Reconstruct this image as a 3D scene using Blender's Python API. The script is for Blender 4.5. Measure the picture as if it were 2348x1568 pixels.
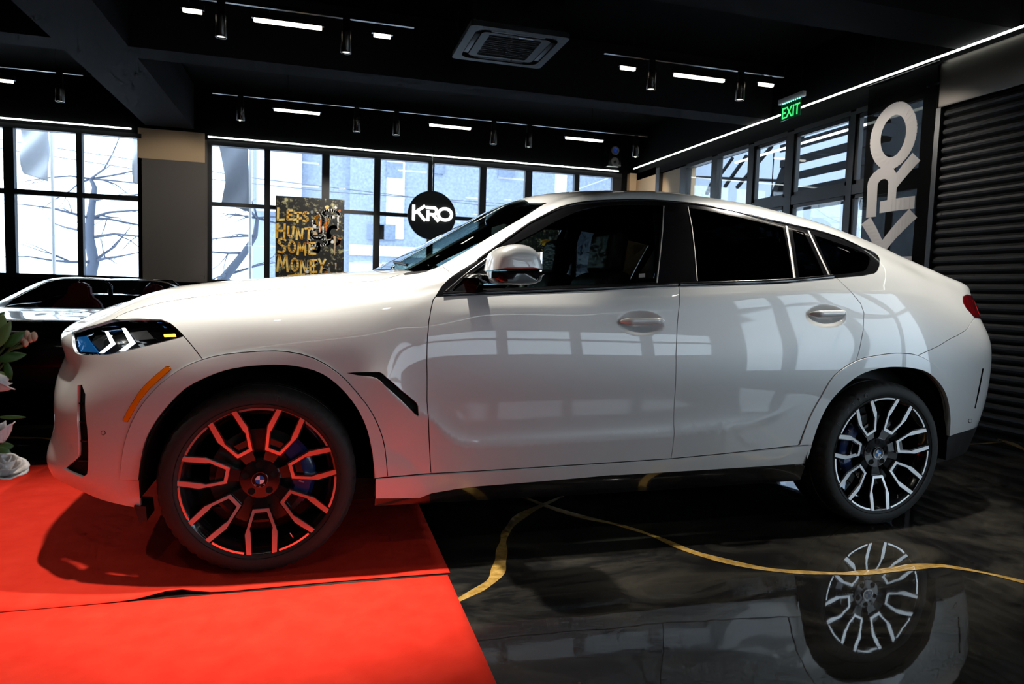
import bpy, bmesh, math, random
import numpy as np
from mathutils import Vector, Matrix, geometry
from mathutils.bvhtree import BVHTree

for _o in list(bpy.data.objects):
    bpy.data.objects.remove(_o, do_unlink=True)
scene = bpy.context.scene
COL = scene.collection
random.seed(7)

# ------------------------------------------------------------------ camera
IMG_W, IMG_H = 2348, 1568
FPX = 1573.1
YAW, PITCH, ROLL = 0.278164, -0.0745387, 0.0308362
CAM = Vector((0.2094, -3.7526, 1.1429))
def cam_axes():
    f = Vector((math.sin(YAW)*math.cos(PITCH), math.cos(YAW)*math.cos(PITCH), math.sin(PITCH)))
    r = Vector((math.cos(YAW), -math.sin(YAW), 0)); u = r.cross(f)
    return r*math.cos(ROLL)+u*math.sin(ROLL), -r*math.sin(ROLL)+u*math.cos(ROLL), f
CR, CU, CF = cam_axes()
camd = bpy.data.cameras.new('camera'); cam = bpy.data.objects.new('camera', camd); COL.objects.link(cam)
camd.sensor_fit = 'HORIZONTAL'; camd.sensor_width = 36.0; camd.lens = FPX/IMG_W*36.0
camd.clip_start = 0.05; camd.clip_end = 300
cam.matrix_world = Matrix(((CR.x, CU.x, -CF.x, CAM.x), (CR.y, CU.y, -CF.y, CAM.y), (CR.z, CU.z, -CF.z, CAM.z), (0, 0, 0, 1)))
camd.dof.use_dof = True; camd.dof.focus_distance = 3.3; camd.dof.aperture_fstop = 5.6
scene.camera = cam

# ------------------------------------------------------------------ world, exposure
scene.view_settings.view_transform = 'Standard'; scene.view_settings.look = 'None'
scene.view_settings.gamma = 1.0; scene.view_settings.use_curve_mapping = False
scene.view_settings.exposure = 0.12
w = bpy.data.worlds.new('overcast_sky'); scene.world = w; w.use_nodes = True
_bg = w.node_tree.nodes['Background']
_bg.inputs[0].default_value = (0.78, 0.90, 1.0, 1); _bg.inputs[1].default_value = 4.6
cy = scene.cycles
cy.max_bounces = 5; cy.diffuse_bounces = 3; cy.glossy_bounces = 3; cy.transmission_bounces = 1
cy.transparent_max_bounces = 10; cy.caustics_reflective = False; cy.caustics_refractive = False
cy.sample_clamp_indirect = 6.0; cy.use_denoising = True; cy.use_adaptive_sampling = True; cy.adaptive_threshold = 0.07; cy.adaptive_min_samples = 12

# room dimensions shared by everything below
XR, YB, YF, XL = 6.08, 8.57, -7.2, -7.5       # right wall, back wall, wall behind the camera, left wall
ZC = 4.25                                     # ceiling
ZLED = 3.5

# ------------------------------------------------------------------ helpers
def ray(px, py):
    return CF + CR*((px-IMG_W/2)/FPX) - CU*((py-IMG_H/2)/FPX)
def at(px, py, axis, val):
    """the point of the place seen at a photo pixel, on the plane axis = val"""
    d = ray(px, py); i = 'xyz'.index(axis)
    return CAM + d*((val-CAM[i])/d[i])
def link(o, parent=None):
    COL.objects.link(o)
    if parent is not None: o.parent = parent
    return o
def tag(o, label=None, cat=None, group=None, kind=None):
    if label: o['label'] = label
    if cat: o['category'] = cat
    if group: o['group'] = group
    if kind: o['kind'] = kind
    return o
def empty(name, loc=(0, 0, 0), parent=None, rz=0.0):
    o = bpy.data.objects.new(name, None); o.empty_display_size = 0.1
    o.location = loc; o.rotation_euler = (0, 0, rz); return link(o, parent)
def mesh_obj(name, verts, faces, mat, parent=None, smooth=False):
    me = bpy.data.meshes.new(name); me.from_pydata([tuple(v) for v in verts], [], [tuple(f) for f in faces]); me.update()
    if smooth: me.polygons.foreach_set('use_smooth', [True]*len(me.polygons))
    if mat is not None: me.materials.append(mat)
    o = bpy.data.objects.new(name, me); return link(o, parent)
def bm_obj(name, bm, mat, parent=None, smooth=False, angle=None):
    me = bpy.data.meshes.new(name); bm.normal_update(); bm.to_mesh(me); bm.free()
    if smooth or angle is not None: me.polygons.foreach_set('use_smooth', [True]*len(me.polygons))
    if angle is not None: me.set_sharp_from_angle(angle=math.radians(angle))
    for m in (mat if isinstance(mat, (list, tuple)) else [mat]): me.materials.append(m)
    o = bpy.data.objects.new(name, me); return link(o, parent)
def bm_box(bm, x0, x1, y0, y1, z0, z1):
    vs = [bm.verts.new((x, y, z)) for z in (z0, z1) for y in (y0, y1) for x in (x0, x1)]
    for f in ((0, 2, 3, 1), (4, 5, 7, 6), (0, 1, 5, 4), (2, 6, 7, 3), (0, 4, 6, 2), (1, 3, 7, 5)):
        bm.faces.new([vs[i] for i in f])
    return vs
def box(name, x0, x1, y0, y1, z0, z1, mat, parent=None, bevel=0.0):
    bm = bmesh.new(); bm_box(bm, x0, x1, y0, y1, z0, z1)
    if bevel > 0:
        bmesh.ops.bevel(bm, geom=bm.edges[:], offset=bevel, segments=2, profile=0.6, affect='EDGES')
        return bm_obj(name, bm, mat, parent, angle=50)
    return bm_obj(name, bm, mat, parent)
def bm_tube(bm, pts, rad, n=8, caps=True):
    """a round tube along pts; rad is a number or one radius per point"""
    pts = [Vector(p) for p in pts]; rr = rad if isinstance(rad, (list, tuple)) else [rad]*len(pts)
    rings = []; up = None
    for i, p in enumerate(pts):
        d = (pts[min(i+1, len(pts)-1)]-pts[max(i-1, 0)]).normalized()
        if up is None: up = d.orthogonal().normalized()
        up = (up-d*up.dot(d)).normalized(); sd = d.cross(up)
        rings.append([bm.verts.new(p+(up*math.cos(2*math.pi*k/n)+sd*math.sin(2*math.pi*k/n))*rr[i]) for k in range(n)])
    for a, b in zip(rings[:-1], rings[1:]):
        for k in range(n): bm.faces.new((a[k], a[(k+1) % n], b[(k+1) % n], b[k]))
    if caps:
        bm.faces.new(rings[0][::-1]); bm.faces.new(rings[-1])
def tube(name, pts, rad, mat, parent=None, n=8):
    bm = bmesh.new(); bm_tube(bm, pts, rad, n); return bm_obj(name, bm, mat, parent, angle=60)
def bm_lathe(bm, prof, n=48, axis='y', close=False, centre=(0, 0, 0)):
    """prof: (radius, height) pairs revolved about the axis"""
    c = Vector(centre); rings = []
    for r, h in prof:
        ring = []
        for k in range(n):
            a = 2*math.pi*k/n; u, v = r*math.cos(a), r*math.sin(a)
            p = {'y': (u, h, v), 'z': (u, v, h), 'x': (h, u, v)}[axis]
            ring.append(bm.verts.new(c+Vector(p)))
        rings.append(ring)
    m = len(rings)
    for i in range(m if close else m-1):
        a, b = rings[i], rings[(i+1) % m]
        for k in range(n): bm.faces.new((a[k], b[k], b[(k+1) % n], a[(k+1) % n]))
    return rings
def lathe(name, prof, mat, parent=None, n=48, axis='y', centre=(0, 0, 0), close=False, angle=40, caps=False):
    bm = bmesh.new(); rings = bm_lathe(bm, prof, n, axis, close, centre)
    if caps:
        bm.faces.new(rings[0]); bm.faces.new(rings[-1][::-1])
    bmesh.ops.recalc_face_normals(bm, faces=bm.faces[:])
    return bm_obj(name, bm, mat, parent, angle=angle)
def bm_prism(bm, poly, h0, h1, frame=None):
    """extrude a 2-D polygon from h0 to h1; frame(u, v, h) gives the 3-D point"""
    fr = frame or (lambda u, v, h: (u, v, h))
    a = [bm.verts.new(fr(u, v, h0)) for u, v in poly]; b = [bm.verts.new(fr(u, v, h1)) for u, v in poly]
    n = len(poly)
    bm.faces.new(a[::-1]); bm.faces.new(b)
    for k in range(n): bm.faces.new((a[k], a[(k+1) % n], b[(k+1) % n], b[k]))
def prism(name, poly, h0, h1, mat, parent=None, frame=None, bevel=0.0):
    bm = bmesh.new(); bm_prism(bm, poly, h0, h1, frame)
    bmesh.ops.recalc_face_normals(bm, faces=bm.faces[:])
    if bevel > 0:
        bmesh.ops.bevel(bm, geom=bm.edges[:], offset=bevel, segments=1, affect='EDGES')
    bmesh.ops.triangulate(bm, faces=[f for f in bm.faces if len(f.verts) > 4])
    return bm_obj(name, bm, mat, parent)
def strokes_mesh(bm, strokes, width, h0, h1, frame):
    """thick poly-lines (lettering) as solid bars; strokes is a list of 2-D poly-lines"""
    for st in strokes:
        for (a, b) in zip(st[:-1], st[1:]):
            ax, ay = a[:2]; bx, by = b[:2]
            wa = a[2] if len(a) > 2 else width; wb = b[2] if len(b) > 2 else width
            dx, dy = bx-ax, by-ay; L = math.hypot(dx, dy) or 1; nx, ny = -dy/L, dx/L
            ex, ey = dx/L*0.28*width, dy/L*0.28*width
            bm_prism(bm, [(ax-ex+nx*wa/2, ay-ey+ny*wa/2), (ax-ex-nx*wa/2, ay-ey-ny*wa/2), (bx+ex-nx*wb/2, by+ey-ny*wb/2), (bx+ex+nx*wb/2, by+ey+ny*wb/2)], h0, h1, frame)
def arc(cx, cy, rx, ry, a0, a1, n=14):
    return [(cx+rx*math.cos(math.radians(a0+(a1-a0)*i/n)), cy+ry*math.sin(math.radians(a0+(a1-a0)*i/n))) for i in range(n+1)]
_txt = {}
def text_mesh(body, size, depth):
    """a lettering mesh in the built-in typeface, lying in its own x-y plane"""
    cu = bpy.data.curves.new('lettering', 'FONT'); cu.body = body; cu.size = size; cu.extrude = depth; cu.align_x = 'CENTER'
    o = bpy.data.objects.new('lettering', cu); COL.objects.link(o)
    dg = bpy.context.evaluated_depsgraph_get(); me = bpy.data.meshes.new_from_object(o.evaluated_get(dg))
    bpy.data.objects.remove(o, do_unlink=True); bpy.data.curves.remove(cu)
    return me
def copy_tree(o, parent=None):
    c = o.copy(); link(c, parent)
    for ch in o.children: copy_tree(ch, c)
    return c

# ------------------------------------------------------------------ materials
def mat(name, base=(0.8, 0.8, 0.8), rough=0.5, metal=0.0, coat=0.0, coat_rough=0.03, emit=None, estr=0.0, ior=1.5, spec=0.5, sheen=0.0):
    m = bpy.data.materials.new(name); m.use_nodes = True; b = m.node_tree.nodes['Principled BSDF']
    b.inputs['Base Color'].default_value = (*base, 1); b.inputs['Roughness'].default_value = rough
    b.inputs['Metallic'].default_value = metal; b.inputs['Coat Weight'].default_value = coat
    b.inputs['Coat Roughness'].default_value = coat_rough; b.inputs['IOR'].default_value = ior
    b.inputs['Specular IOR Level'].default_value = spec; b.inputs['Sheen Weight'].default_value = sheen
    if emit: b.inputs['Emission Color'].default_value = (*emit, 1); b.inputs['Emission Strength'].default_value = estr
    return m
def nd(m, t, **kw):
    n = m.node_tree.nodes.new(t)
    for k, v in kw.items():
        if k in n.inputs: n.inputs[k].default_value = v
        else: setattr(n, k, v)
    return n
def lk(m, a, b): m.node_tree.links.new(a, b)
def bsdf(m): return m.node_tree.nodes['Principled BSDF']
def noise_mix(m, c1, c2, scale=5.0, detail=6.0, lo=0.4, hi=0.6, coords='Object', stretch=None, rough=0.6):
    """base colour varied by noise between two colours"""
    tc = nd(m, 'ShaderNodeTexCoord'); mp = nd(m, 'ShaderNodeMapping')
    if stretch: mp.inputs['Scale'].default_value = stretch
    lk(m, tc.outputs[coords], mp.inputs['Vector'])
    nz = nd(m, 'ShaderNodeTexNoise', Scale=scale, Detail=detail, Roughness=rough); lk(m, mp.outputs[0], nz.inputs['Vector'])
    cr = nd(m, 'ShaderNodeValToRGB'); cr.color_ramp.elements[0].position = lo; cr.color_ramp.elements[1].position = hi
    cr.color_ramp.elements[0].color = (*c1, 1); cr.color_ramp.elements[1].color = (*c2, 1)
    lk(m, nz.outputs['Fac'], cr.inputs[0]); lk(m, cr.outputs[0], bsdf(m).inputs['Base Color'])
    return mp, nz
def bump(m, scale=50.0, strength=0.1, dist=0.01, detail=4.0, coords='Object', stretch=None):
    tc = nd(m, 'ShaderNodeTexCoord'); mp = nd(m, 'ShaderNodeMapping')
    if stretch: mp.inputs['Scale'].default_value = stretch
    lk(m, tc.outputs[coords], mp.inputs['Vector'])
    nz = nd(m, 'ShaderNodeTexNoise', Scale=scale, Detail=detail); lk(m, mp.outputs[0], nz.inputs['Vector'])
    bp = nd(m, 'ShaderNodeBump', Strength=strength, Distance=dist); lk(m, nz.outputs['Fac'], bp.inputs['Height'])
    lk(m, bp.outputs[0], bsdf(m).inputs['Normal']); return bp
def glass_mat(name, tint, gloss=(1, 1, 1), ior=1.5, dust=0.0):
    """a thin tinted pane: what lies behind shows through the tint, the front mirrors by Fresnel"""
    m = bpy.data.materials.new(name); m.use_nodes = True; nt = m.node_tree
    for n in list(nt.nodes): nt.nodes.remove(n)
    out = nt.nodes.new('ShaderNodeOutputMaterial'); tr = nt.nodes.new('ShaderNodeBsdfTransparent'); gl = nt.nodes.new('ShaderNodeBsdfGlossy')
    mx = nt.nodes.new('ShaderNodeMixShader'); f0 = ((ior-1)/(ior+1))**2
    ge = nt.nodes.new('ShaderNodeNewGeometry'); dt = nt.nodes.new('ShaderNodeVectorMath'); dt.operation = 'DOT_PRODUCT'
    nt.links.new(ge.outputs['Incoming'], dt.inputs[0]); nt.links.new(ge.outputs['Normal'], dt.inputs[1])
    def mth(op, a, b=None, c=None):
        n = nt.nodes.new('ShaderNodeMath'); n.operation = op
        for i, v in enumerate((a, b, c)):
            if v is None: continue
            if isinstance(v, (int, float)): n.inputs[i].default_value = v
            else: nt.links.new(v, n.inputs[i])
        return n.outputs[0]
    c1 = mth('SUBTRACT', 1.0, mth('ABSOLUTE', dt.outputs['Value'])); fr_out = mth('MULTIPLY_ADD', mth('POWER', c1, 5.0), 1-f0, f0)   # Schlick, the same from both faces
    tr.inputs[0].default_value = (*tint, 1); gl.inputs[0].default_value = (*gloss, 1); gl.inputs['Roughness'].default_value = 0.01
    nt.links.new(fr_out, mx.inputs[0]); nt.links.new(tr.outputs[0], mx.inputs[1]); nt.links.new(gl.outputs[0], mx.inputs[2])
    last = mx
    if dust > 0:
        df = nt.nodes.new('ShaderNodeBsdfDiffuse'); df.inputs[0].default_value = (0.75, 0.8, 0.9, 1)
        m2 = nt.nodes.new('ShaderNodeMixShader'); tc = nt.nodes.new('ShaderNodeTexCoord'); nz = nt.nodes.new('ShaderNodeTexNoise')
        nz.inputs['Scale'].default_value = 22; nz.inputs['Detail'].default_value = 8; nt.links.new(tc.outputs['Object'], nz.inputs['Vector'])
        mt = nt.nodes.new('ShaderNodeMath'); mt.operation = 'MULTIPLY_ADD'; mt.inputs[1].default_value = dust*2.2; mt.inputs[2].default_value = -dust*0.75; mt.use_clamp = True
        nt.links.new(nz.outputs['Fac'], mt.inputs[0]); nt.links.new(mt.outputs[0], m2.inputs[0])
        nt.links.new(mx.outputs[0], m2.inputs[1]); nt.links.new(df.outputs[0], m2.inputs[2]); last = m2
    nt.links.new(last.outputs[0], out.inputs[0]); return m
def emis(name, col, s):
    m = bpy.data.materials.new(name); m.use_nodes = True; nt = m.node_tree
    for n in list(nt.nodes): nt.nodes.remove(n)
    out = nt.nodes.new('ShaderNodeOutputMaterial'); e = nt.nodes.new('ShaderNodeEmission')
    e.inputs[0].default_value = (*col, 1); e.inputs[1].default_value = s; nt.links.new(e.outputs[0], out.inputs[0]); return m

M = {}
M['paint'] = mat('pearl_white_paint', (0.61, 0.615, 0.61), 0.36, 0.15, 1.0, 0.02)
M['gloss_black'] = mat('gloss_black_trim', (0.006, 0.006, 0.007), 0.12, 0, 0.6, 0.02)
M['satin_black'] = mat('satin_black_plastic', (0.012, 0.012, 0.013), 0.45)
M['liner'] = mat('black_wheelhouse_liner', (0.006, 0.006, 0.006), 0.85, spec=0.2)
M['rubber'] = mat('tyre_rubber', (0.009, 0.009, 0.009), 0.68)
M['machined'] = mat('bright_machined_alloy', (0.93, 0.93, 0.94), 0.30, 1.0)
M['wheel_black'] = mat('gloss_black_alloy', (0.008, 0.008, 0.009), 0.16, 0, 0.8)
M['disc'] = mat('brake_disc_steel', (0.07, 0.068, 0.065), 0.4, 1.0)
M['caliper'] = mat('blue_brake_caliper', (0.006, 0.025, 0.13), 0.3, 0, 0.6)
M['chrome'] = mat('polished_chrome', (0.8, 0.8, 0.8), 0.08, 1.0)
M['dark_chrome'] = mat('satin_chrome_strip', (0.62, 0.61, 0.59), 0.38, 0.85)
M['amber'] = mat('amber_reflector', (0.62, 0.13, 0.0), 0.18, 0, 0.8, emit=(1, 0.2, 0), estr=0.06)
M['amber_on'] = emis('lit_amber_indicator', (1.0, 0.33, 0.03), 6.0)
M['drl'] = emis('lit_white_running_light', (0.9, 0.97, 1.0), 4.0)
M['lamp_blue'] = mat('blue_laser_light_reflector', (0.02, 0.20, 0.55), 0.12, 0.85, 0.5, emit=(0.02, 0.2, 0.6), estr=0.25)
M['lamp_clear'] = mat('silver_lamp_reflector', (0.35, 0.37, 0.4), 0.15, 1.0)
M['tail_red'] = mat('dark_red_tail_lens', (0.10, 0.002, 0.004), 0.08, 0, 1.0)
M['tail_lit'] = mat('bright_red_tail_lens', (0.7, 0.005, 0.01), 0.1, 0, 1.0, emit=(1, 0.01, 0.02), estr=0.5)
M['windshield'] = glass_mat('green_tinted_windscreen', (0.55, 0.68, 0.66), ior=1.5)
M['side_glass'] = glass_mat('tinted_side_glass', (0.38, 0.46, 0.44), ior=1.5)
M['privacy_glass'] = glass_mat('dark_privacy_glass', (0.04, 0.042, 0.045), ior=1.5)
M['lens'] = glass_mat('clear_lamp_lens', (0.9, 0.92, 0.94), ior=1.45)
M['cabin'] = mat('black_cabin_trim', (0.006, 0.006, 0.006), 0.6)
M['seat_brown'] = mat('dark_brown_leather', (0.03, 0.018, 0.014), 0.5)
M['white_enamel'] = mat('white_enamel', (0.8, 0.8, 0.8), 0.2)
M['blue_enamel'] = mat('blue_enamel', (0.01, 0.16, 0.55), 0.2)
M['silver_text'] = mat('silver_lettering', (0.6, 0.6, 0.62), 0.3, 0.8)
# ================================================================== lofted body surfaces
def pchip(xs, ys, xq):
    xs = np.asarray(xs, float); ys = np.asarray(ys, float); h = np.diff(xs); d = np.diff(ys)/h
    m = np.zeros_like(ys)
    if len(xs) == 2: m[:] = d[0]
    else:
        for i in range(1, len(xs)-1):
            if d[i-1]*d[i] > 0:
                w1 = 2*h[i]+h[i-1]; w2 = h[i]+2*h[i-1]; m[i] = (w1+w2)/(w1/d[i-1]+w2/d[i])
        m[0] = d[0]; m[-1] = d[-1]
    k = np.clip(np.searchsorted(xs, xq)-1, 0, len(xs)-2); t = (xq-xs[k])/h[k]
    return (ys[k]*(1+2*t)*(1-t)**2+m[k]*h[k]*t*(1-t)**2+ys[k+1]*t*t*(3-2*t)+m[k+1]*h[k]*t*t*(t-1))
def bsp(t):
    return np.stack([(1-t)**3, 3*t**3-6*t**2+4, -3*t**3+3*t**2+3*t+1, t**3], -1)/6
class Loft:
    """a smooth surface through long guide curves; u runs along the car, v up its side to the centre line"""
    def __init__(self, guides, stations, fit=2, disp=None):
        st = np.asarray(stations, float); self.st = st
        net = np.zeros((len(st), len(guides), 3))
        for j, g in enumerate(guides):
            g = np.array(g, float)
            for c in range(3): net[:, j, c] = pchip(g[:, 0], g[:, c+1], st)
        net[..., 1] *= -1                       # half width -> near side (negative y)
        self.NU, self.NV = net.shape[:2]; self.disp = disp; P = net.copy()
        uu, vv = np.meshgrid(np.arange(self.NU), np.arange(self.NV), indexing='ij')
        for _ in range(fit):
            self.ctl = self.pad(P); P = P+(net-self.base(uu.astype(float), vv.astype(float)))*0.8
        self.ctl = self.pad(P)
    def pad(self, P):
        P = np.concatenate([2*P[:1]-P[1:2], P, 2*P[-1:]-P[-2:-1]], 0)
        return np.concatenate([2*P[:, :1]-P[:, 1:2], P, 2*P[:, -1:]-P[:, -2:-1]], 1)
    def base(self, u, v):
        u = np.clip(u, 0, self.NU-1); v = np.clip(v, 0, self.NV-1)
        iu = np.minimum(u.astype(int), self.NU-2); iv = np.minimum(v.astype(int), self.NV-2)
        bu = bsp(u-iu); bv = bsp(v-iv); out = np.zeros(u.shape+(3,))
        for a in range(4):
            for b in range(4):
                out += (bu[..., a]*bv[..., b])[..., None]*self.ctl[iu+a, iv+b]
        return out
    def S(self, u, v):
        p = self.base(np.asarray(u, float), np.asarray(v, float))
        if self.disp is not None:
            p = p.copy(); p[..., 1] -= self.disp(p[..., 0], p[..., 1], p[..., 2])
        return p
    def N(self, u, v):
        u = np.asarray(u, float); v = np.asarray(v, float); e = 0.012
        du = self.S(np.minimum(u+e, self.NU-1), v)-self.S(np.maximum(u-e, 0), v)
        dv = self.S(u, np.minimum(v+e, self.NV-1))-self.S(u, np.maximum(v-e, 0))
        n = np.cross(du, dv); n /= np.maximum(np.linalg.norm(n, axis=-1, keepdims=True), 1e-12)
        return n
    def prepare(self, ku=2, kv=6):
        nu, nv = (self.NU-1)*ku+1, (self.NV-1)*kv+1
        self.gu = np.linspace(0, self.NU-1, nu); self.gv = np.linspace(0, self.NV-1, nv)
        U, V = np.meshgrid(self.gu, self.gv, indexing="ij"); P = self.base(U, V).reshape(-1, 3)
        F = []
        for i in range(nu-1):
            for j in range(nv-1):
                a = i*nv+j; F.append((a, a+nv, a+nv+1)); F.append((a, a+nv+1, a+1))
        self.P, self.F, self.nv = P, F, nv
        self.bvh = BVHTree.FromPolygons([tuple(p) for p in P], F)
    def uv_of(self, loc, fi):
        cell = fi//2; i, j = divmod(cell, self.nv-1); best = None
        u0, v0, du, dv = self.gu[i], self.gv[j], self.gu[1]-self.gu[0], self.gv[1]-self.gv[0]
        u, v = u0+du/2, v0+dv/2; L = np.array(loc)
        for _ in range(6):                      # Gauss-Newton to the exact parameters
            p = self.base(np.array(u), np.array(v)); e = 1e-3
            a = (self.base(np.array(u+e), np.array(v))-p)/e; b = (self.base(np.array(u), np.array(v+e))-p)/e
            A = np.stack([a, b], 1); d = np.linalg.lstsq(A, L-p, rcond=None)[0]
            u = float(np.clip(u+np.clip(d[0], -1, 1), 0, self.NU-1)); v = float(np.clip(v+np.clip(d[1], -1, 1), 0, self.NV-1))
        return u, v
    def pick(self, px, py):
        """parameters of the surface point seen at a photo pixel"""
        d = ray(px, py).normalized(); h = self.bvh.ray_cast(CAM, d)
        if h[0] is None:
            best = None
            for t in np.linspace(2.0, 6.5, 120):
                r = self.bvh.find_nearest(CAM+d*t)
                if best is None or r[3] < best[3]: best = r
            h = best
        return self.uv_of(h[0], h[2])
    def near(self, p):
        r = self.bvh.find_nearest(Vector(p)); return self.uv_of(r[0], r[2])

def in_poly(poly, x, y):
    px, py = poly[:, 0], poly[:, 1]; qx, qy = np.roll(px, -1), np.roll(py, -1)
    x = x[:, None]; y = y[:, None]
    c = ((py > y) != (qy > y)) & (x < (qx-px)*(y-py)/np.where(qy == py, 1e-12, qy-py)+px)
    return (c.sum(1) % 2) == 1
def resample(pl, step):
    out = [pl[0]]
    for a, b in zip(pl[:-1], pl[1:]):
        n = max(1, int(math.ceil(math.hypot((b[0]-a[0])*SU, (b[1]-a[1])*SV)/step)))
        for k in range(1, n+1): out.append((a[0]+(b[0]-a[0])*k/n, a[1]+(b[1]-a[1])*k/n))
    return out
def smooth_line(pts, n=6):
    """Catmull-Rom through traced points"""
    P = [np.array(p, float) for p in pts]; P = [2*P[0]-P[1]]+P+[2*P[-1]-P[-2]]; out = []
    for i in range(1, len(P)-2):
        for k in range(n):
            t = k/n; a, b, c, d = P[i-1], P[i], P[i+1], P[i+2]
            out.append(tuple(0.5*((2*b)+(c-a)*t+(2*a-5*b+4*c-d)*t*t+(3*b-a-3*c+d)*t**3)))
    out.append(tuple(P[-2])); return out
SU, SV = 0.075, 0.13          # rough metres per unit of u and v, for even triangles

def cut_panels(loft, panels, extra_lines=(), extra_pts=(), du=0.4, dv=0.2, clear=0.009):
    """triangulate the surface so that every panel outline is an edge; returns {panel: triangles} and shared arrays"""
    lines = [np.array(p['poly'] + [p['poly'][0]]) for p in panels]+[np.array(l) for l in extra_lines]
    gu = np.arange(0, loft.NU-1+1e-6, du); gv = np.arange(0, loft.NV-1+1e-6, dv)
    if gu[-1] < loft.NU-1-1e-6: gu = np.append(gu, loft.NU-1)
    U, V = np.meshgrid(gu, gv, indexing='ij'); G = np.stack([U.ravel(), V.ravel()], 1)
    if len(extra_pts): G = np.concatenate([G, np.array(extra_pts, float)])
    keep = np.ones(len(G), bool)
    edge = (G[:, 0] < 1e-6) | (G[:, 0] > loft.NU-1-1e-6) | (G[:, 1] < 1e-6) | (G[:, 1] > loft.NV-1-1e-6)
    for l in lines:
        a = l[:-1]*[SU, SV]; b = l[1:]*[SU, SV]
        for k in range(len(a)):
            lo = np.minimum(a[k], b[k])-clear; hi = np.maximum(a[k], b[k])+clear; g = G*[SU, SV]
            sel = np.where((g[:, 0] > lo[0]) & (g[:, 0] < hi[0]) & (g[:, 1] > lo[1]) & (g[:, 1] < hi[1]))[0]
            if len(sel) == 0: continue
            ab = b[k]-a[k]; L2 = max(ab@ab, 1e-12); t = np.clip(((g[sel]-a[k])@ab)/L2, 0, 1)
            dd = np.linalg.norm(g[sel]-a[k]-t[:, None]*ab, axis=1); keep[sel[dd < clear]] = False
    keep |= edge
    pts = [Vector((x*SU, y*SV)) for x, y in G[keep]]; edges = []
    for l in lines:
        base = len(pts); n = len(l)
        for q in l: pts.append(Vector((min(max(q[0], 0), loft.NU-1)*SU, min(max(q[1], 0), loft.NV-1)*SV)))
        edges += [(base+k, base+k+1) for k in range(n-1)]
    vo, eo, fo, _, _, _ = geometry.delaunay_2d_cdt(pts, edges, [], 0, 1e-5)
    Q = np.array([(v[0]/SU, v[1]/SV) for v in vo]); T = np.array([f for f in fo if len(f) == 3], int)
    cen = Q[T].mean(1); owner = np.full(len(T), -1)
    for i, p in enumerate(panels):
        inside = in_poly(np.array(p['poly']), cen[:, 0], cen[:, 1]); owner[(owner < 0) & inside] = i
    for k, l in enumerate(T):                 # one winding for all
        a, b, c = Q[l]
        if (b[0]-a[0])*(c[1]-a[1])-(b[1]-a[1])*(c[0]-a[0]) < 0: T[k] = l[::-1]
    P = loft.S(Q[:, 0], Q[:, 1]); N = loft.N(Q[:, 0], Q[:, 1])
    return Q, T, owner, P, N

def panel_mesh(name, T, P, N, gap=0.002, depth=0.012, offset=0.0, mirror=0, merge_mirror=False):
    """a sheet-metal panel: its face shrunk by the shut line and folded in at the edge; normals come from the exact surface"""
    used, inv = np.unique(T, return_inverse=True); T = inv.reshape(-1, 3); P = P[used].copy(); N = N[used].copy()
    ecount = {}
    for t in T:
        for a, b in ((t[0], t[1]), (t[1], t[2]), (t[2], t[0])):
            ecount[(a, b)] = ecount.get((a, b), 0)+1
    bnd = [(a, b) for (a, b) in ecount if (b, a) not in ecount]
    if merge_mirror: bnd = [(a, b) for a, b in bnd if not (abs(P[a, 1]) < 0.004 and abs(P[b, 1]) < 0.004)]
    P = P+N*offset; move = np.zeros_like(P); cnt = np.zeros(len(P))
    for a, b in bnd:
        d = P[b]-P[a]; n = (N[a]+N[b])/2; inn = np.cross(n, d); L = np.linalg.norm(inn)
        if L > 1e-9:
            inn /= L
            for k in (a, b): move[k] += inn; cnt[k] += 1
    sel = cnt > 0; ln = np.linalg.norm(move[sel], axis=1, keepdims=True); move[sel] = move[sel]/np.maximum(ln, 1e-9)
    P = P+move*gap
    nv = len(P); verts = list(P); norms = list(N); faces = [tuple(t) for t in T]
    if depth > 0:
        bv = sorted({k for e in bnd for k in e}); lo = {}; ro = {}
        for k in bv:
            ro[k] = len(verts); verts.append(P[k]); norms.append(N[k]*0.5-move[k])
            lo[k] = len(verts); verts.append(P[k]-N[k]*depth); norms.append(-move[k])
        for a, b in bnd: faces.append((b, a, ro[a], ro[b])); 
        faces = faces[:len(T)]
        for a, b in bnd: faces.append((ro[b], ro[a], lo[a], lo[b]))
    verts = np.array(verts); norms = np.array(norms)
    if mirror:
        v2 = verts*[1, -1, 1]; n2 = norms*[1, -1, 1]
        if merge_mirror:
            k = len(verts); faces = faces+[tuple(i+k for i in f[::-1]) for f in faces]
            verts = np.concatenate([verts, v2]); norms = np.concatenate([norms, n2])
        else:
            verts, norms = v2, n2; faces = [f[::-1] for f in faces]
    me = bpy.data.meshes.new(name); me.from_pydata(verts.tolist(), [], faces); me.update()
    me.polygons.foreach_set('use_smooth', [True]*len(me.polygons))
    norms = norms/np.maximum(np.linalg.norm(norms, axis=1, keepdims=True), 1e-9)
    me.normals_split_custom_set_from_vertices(norms.tolist())
    return me
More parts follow.
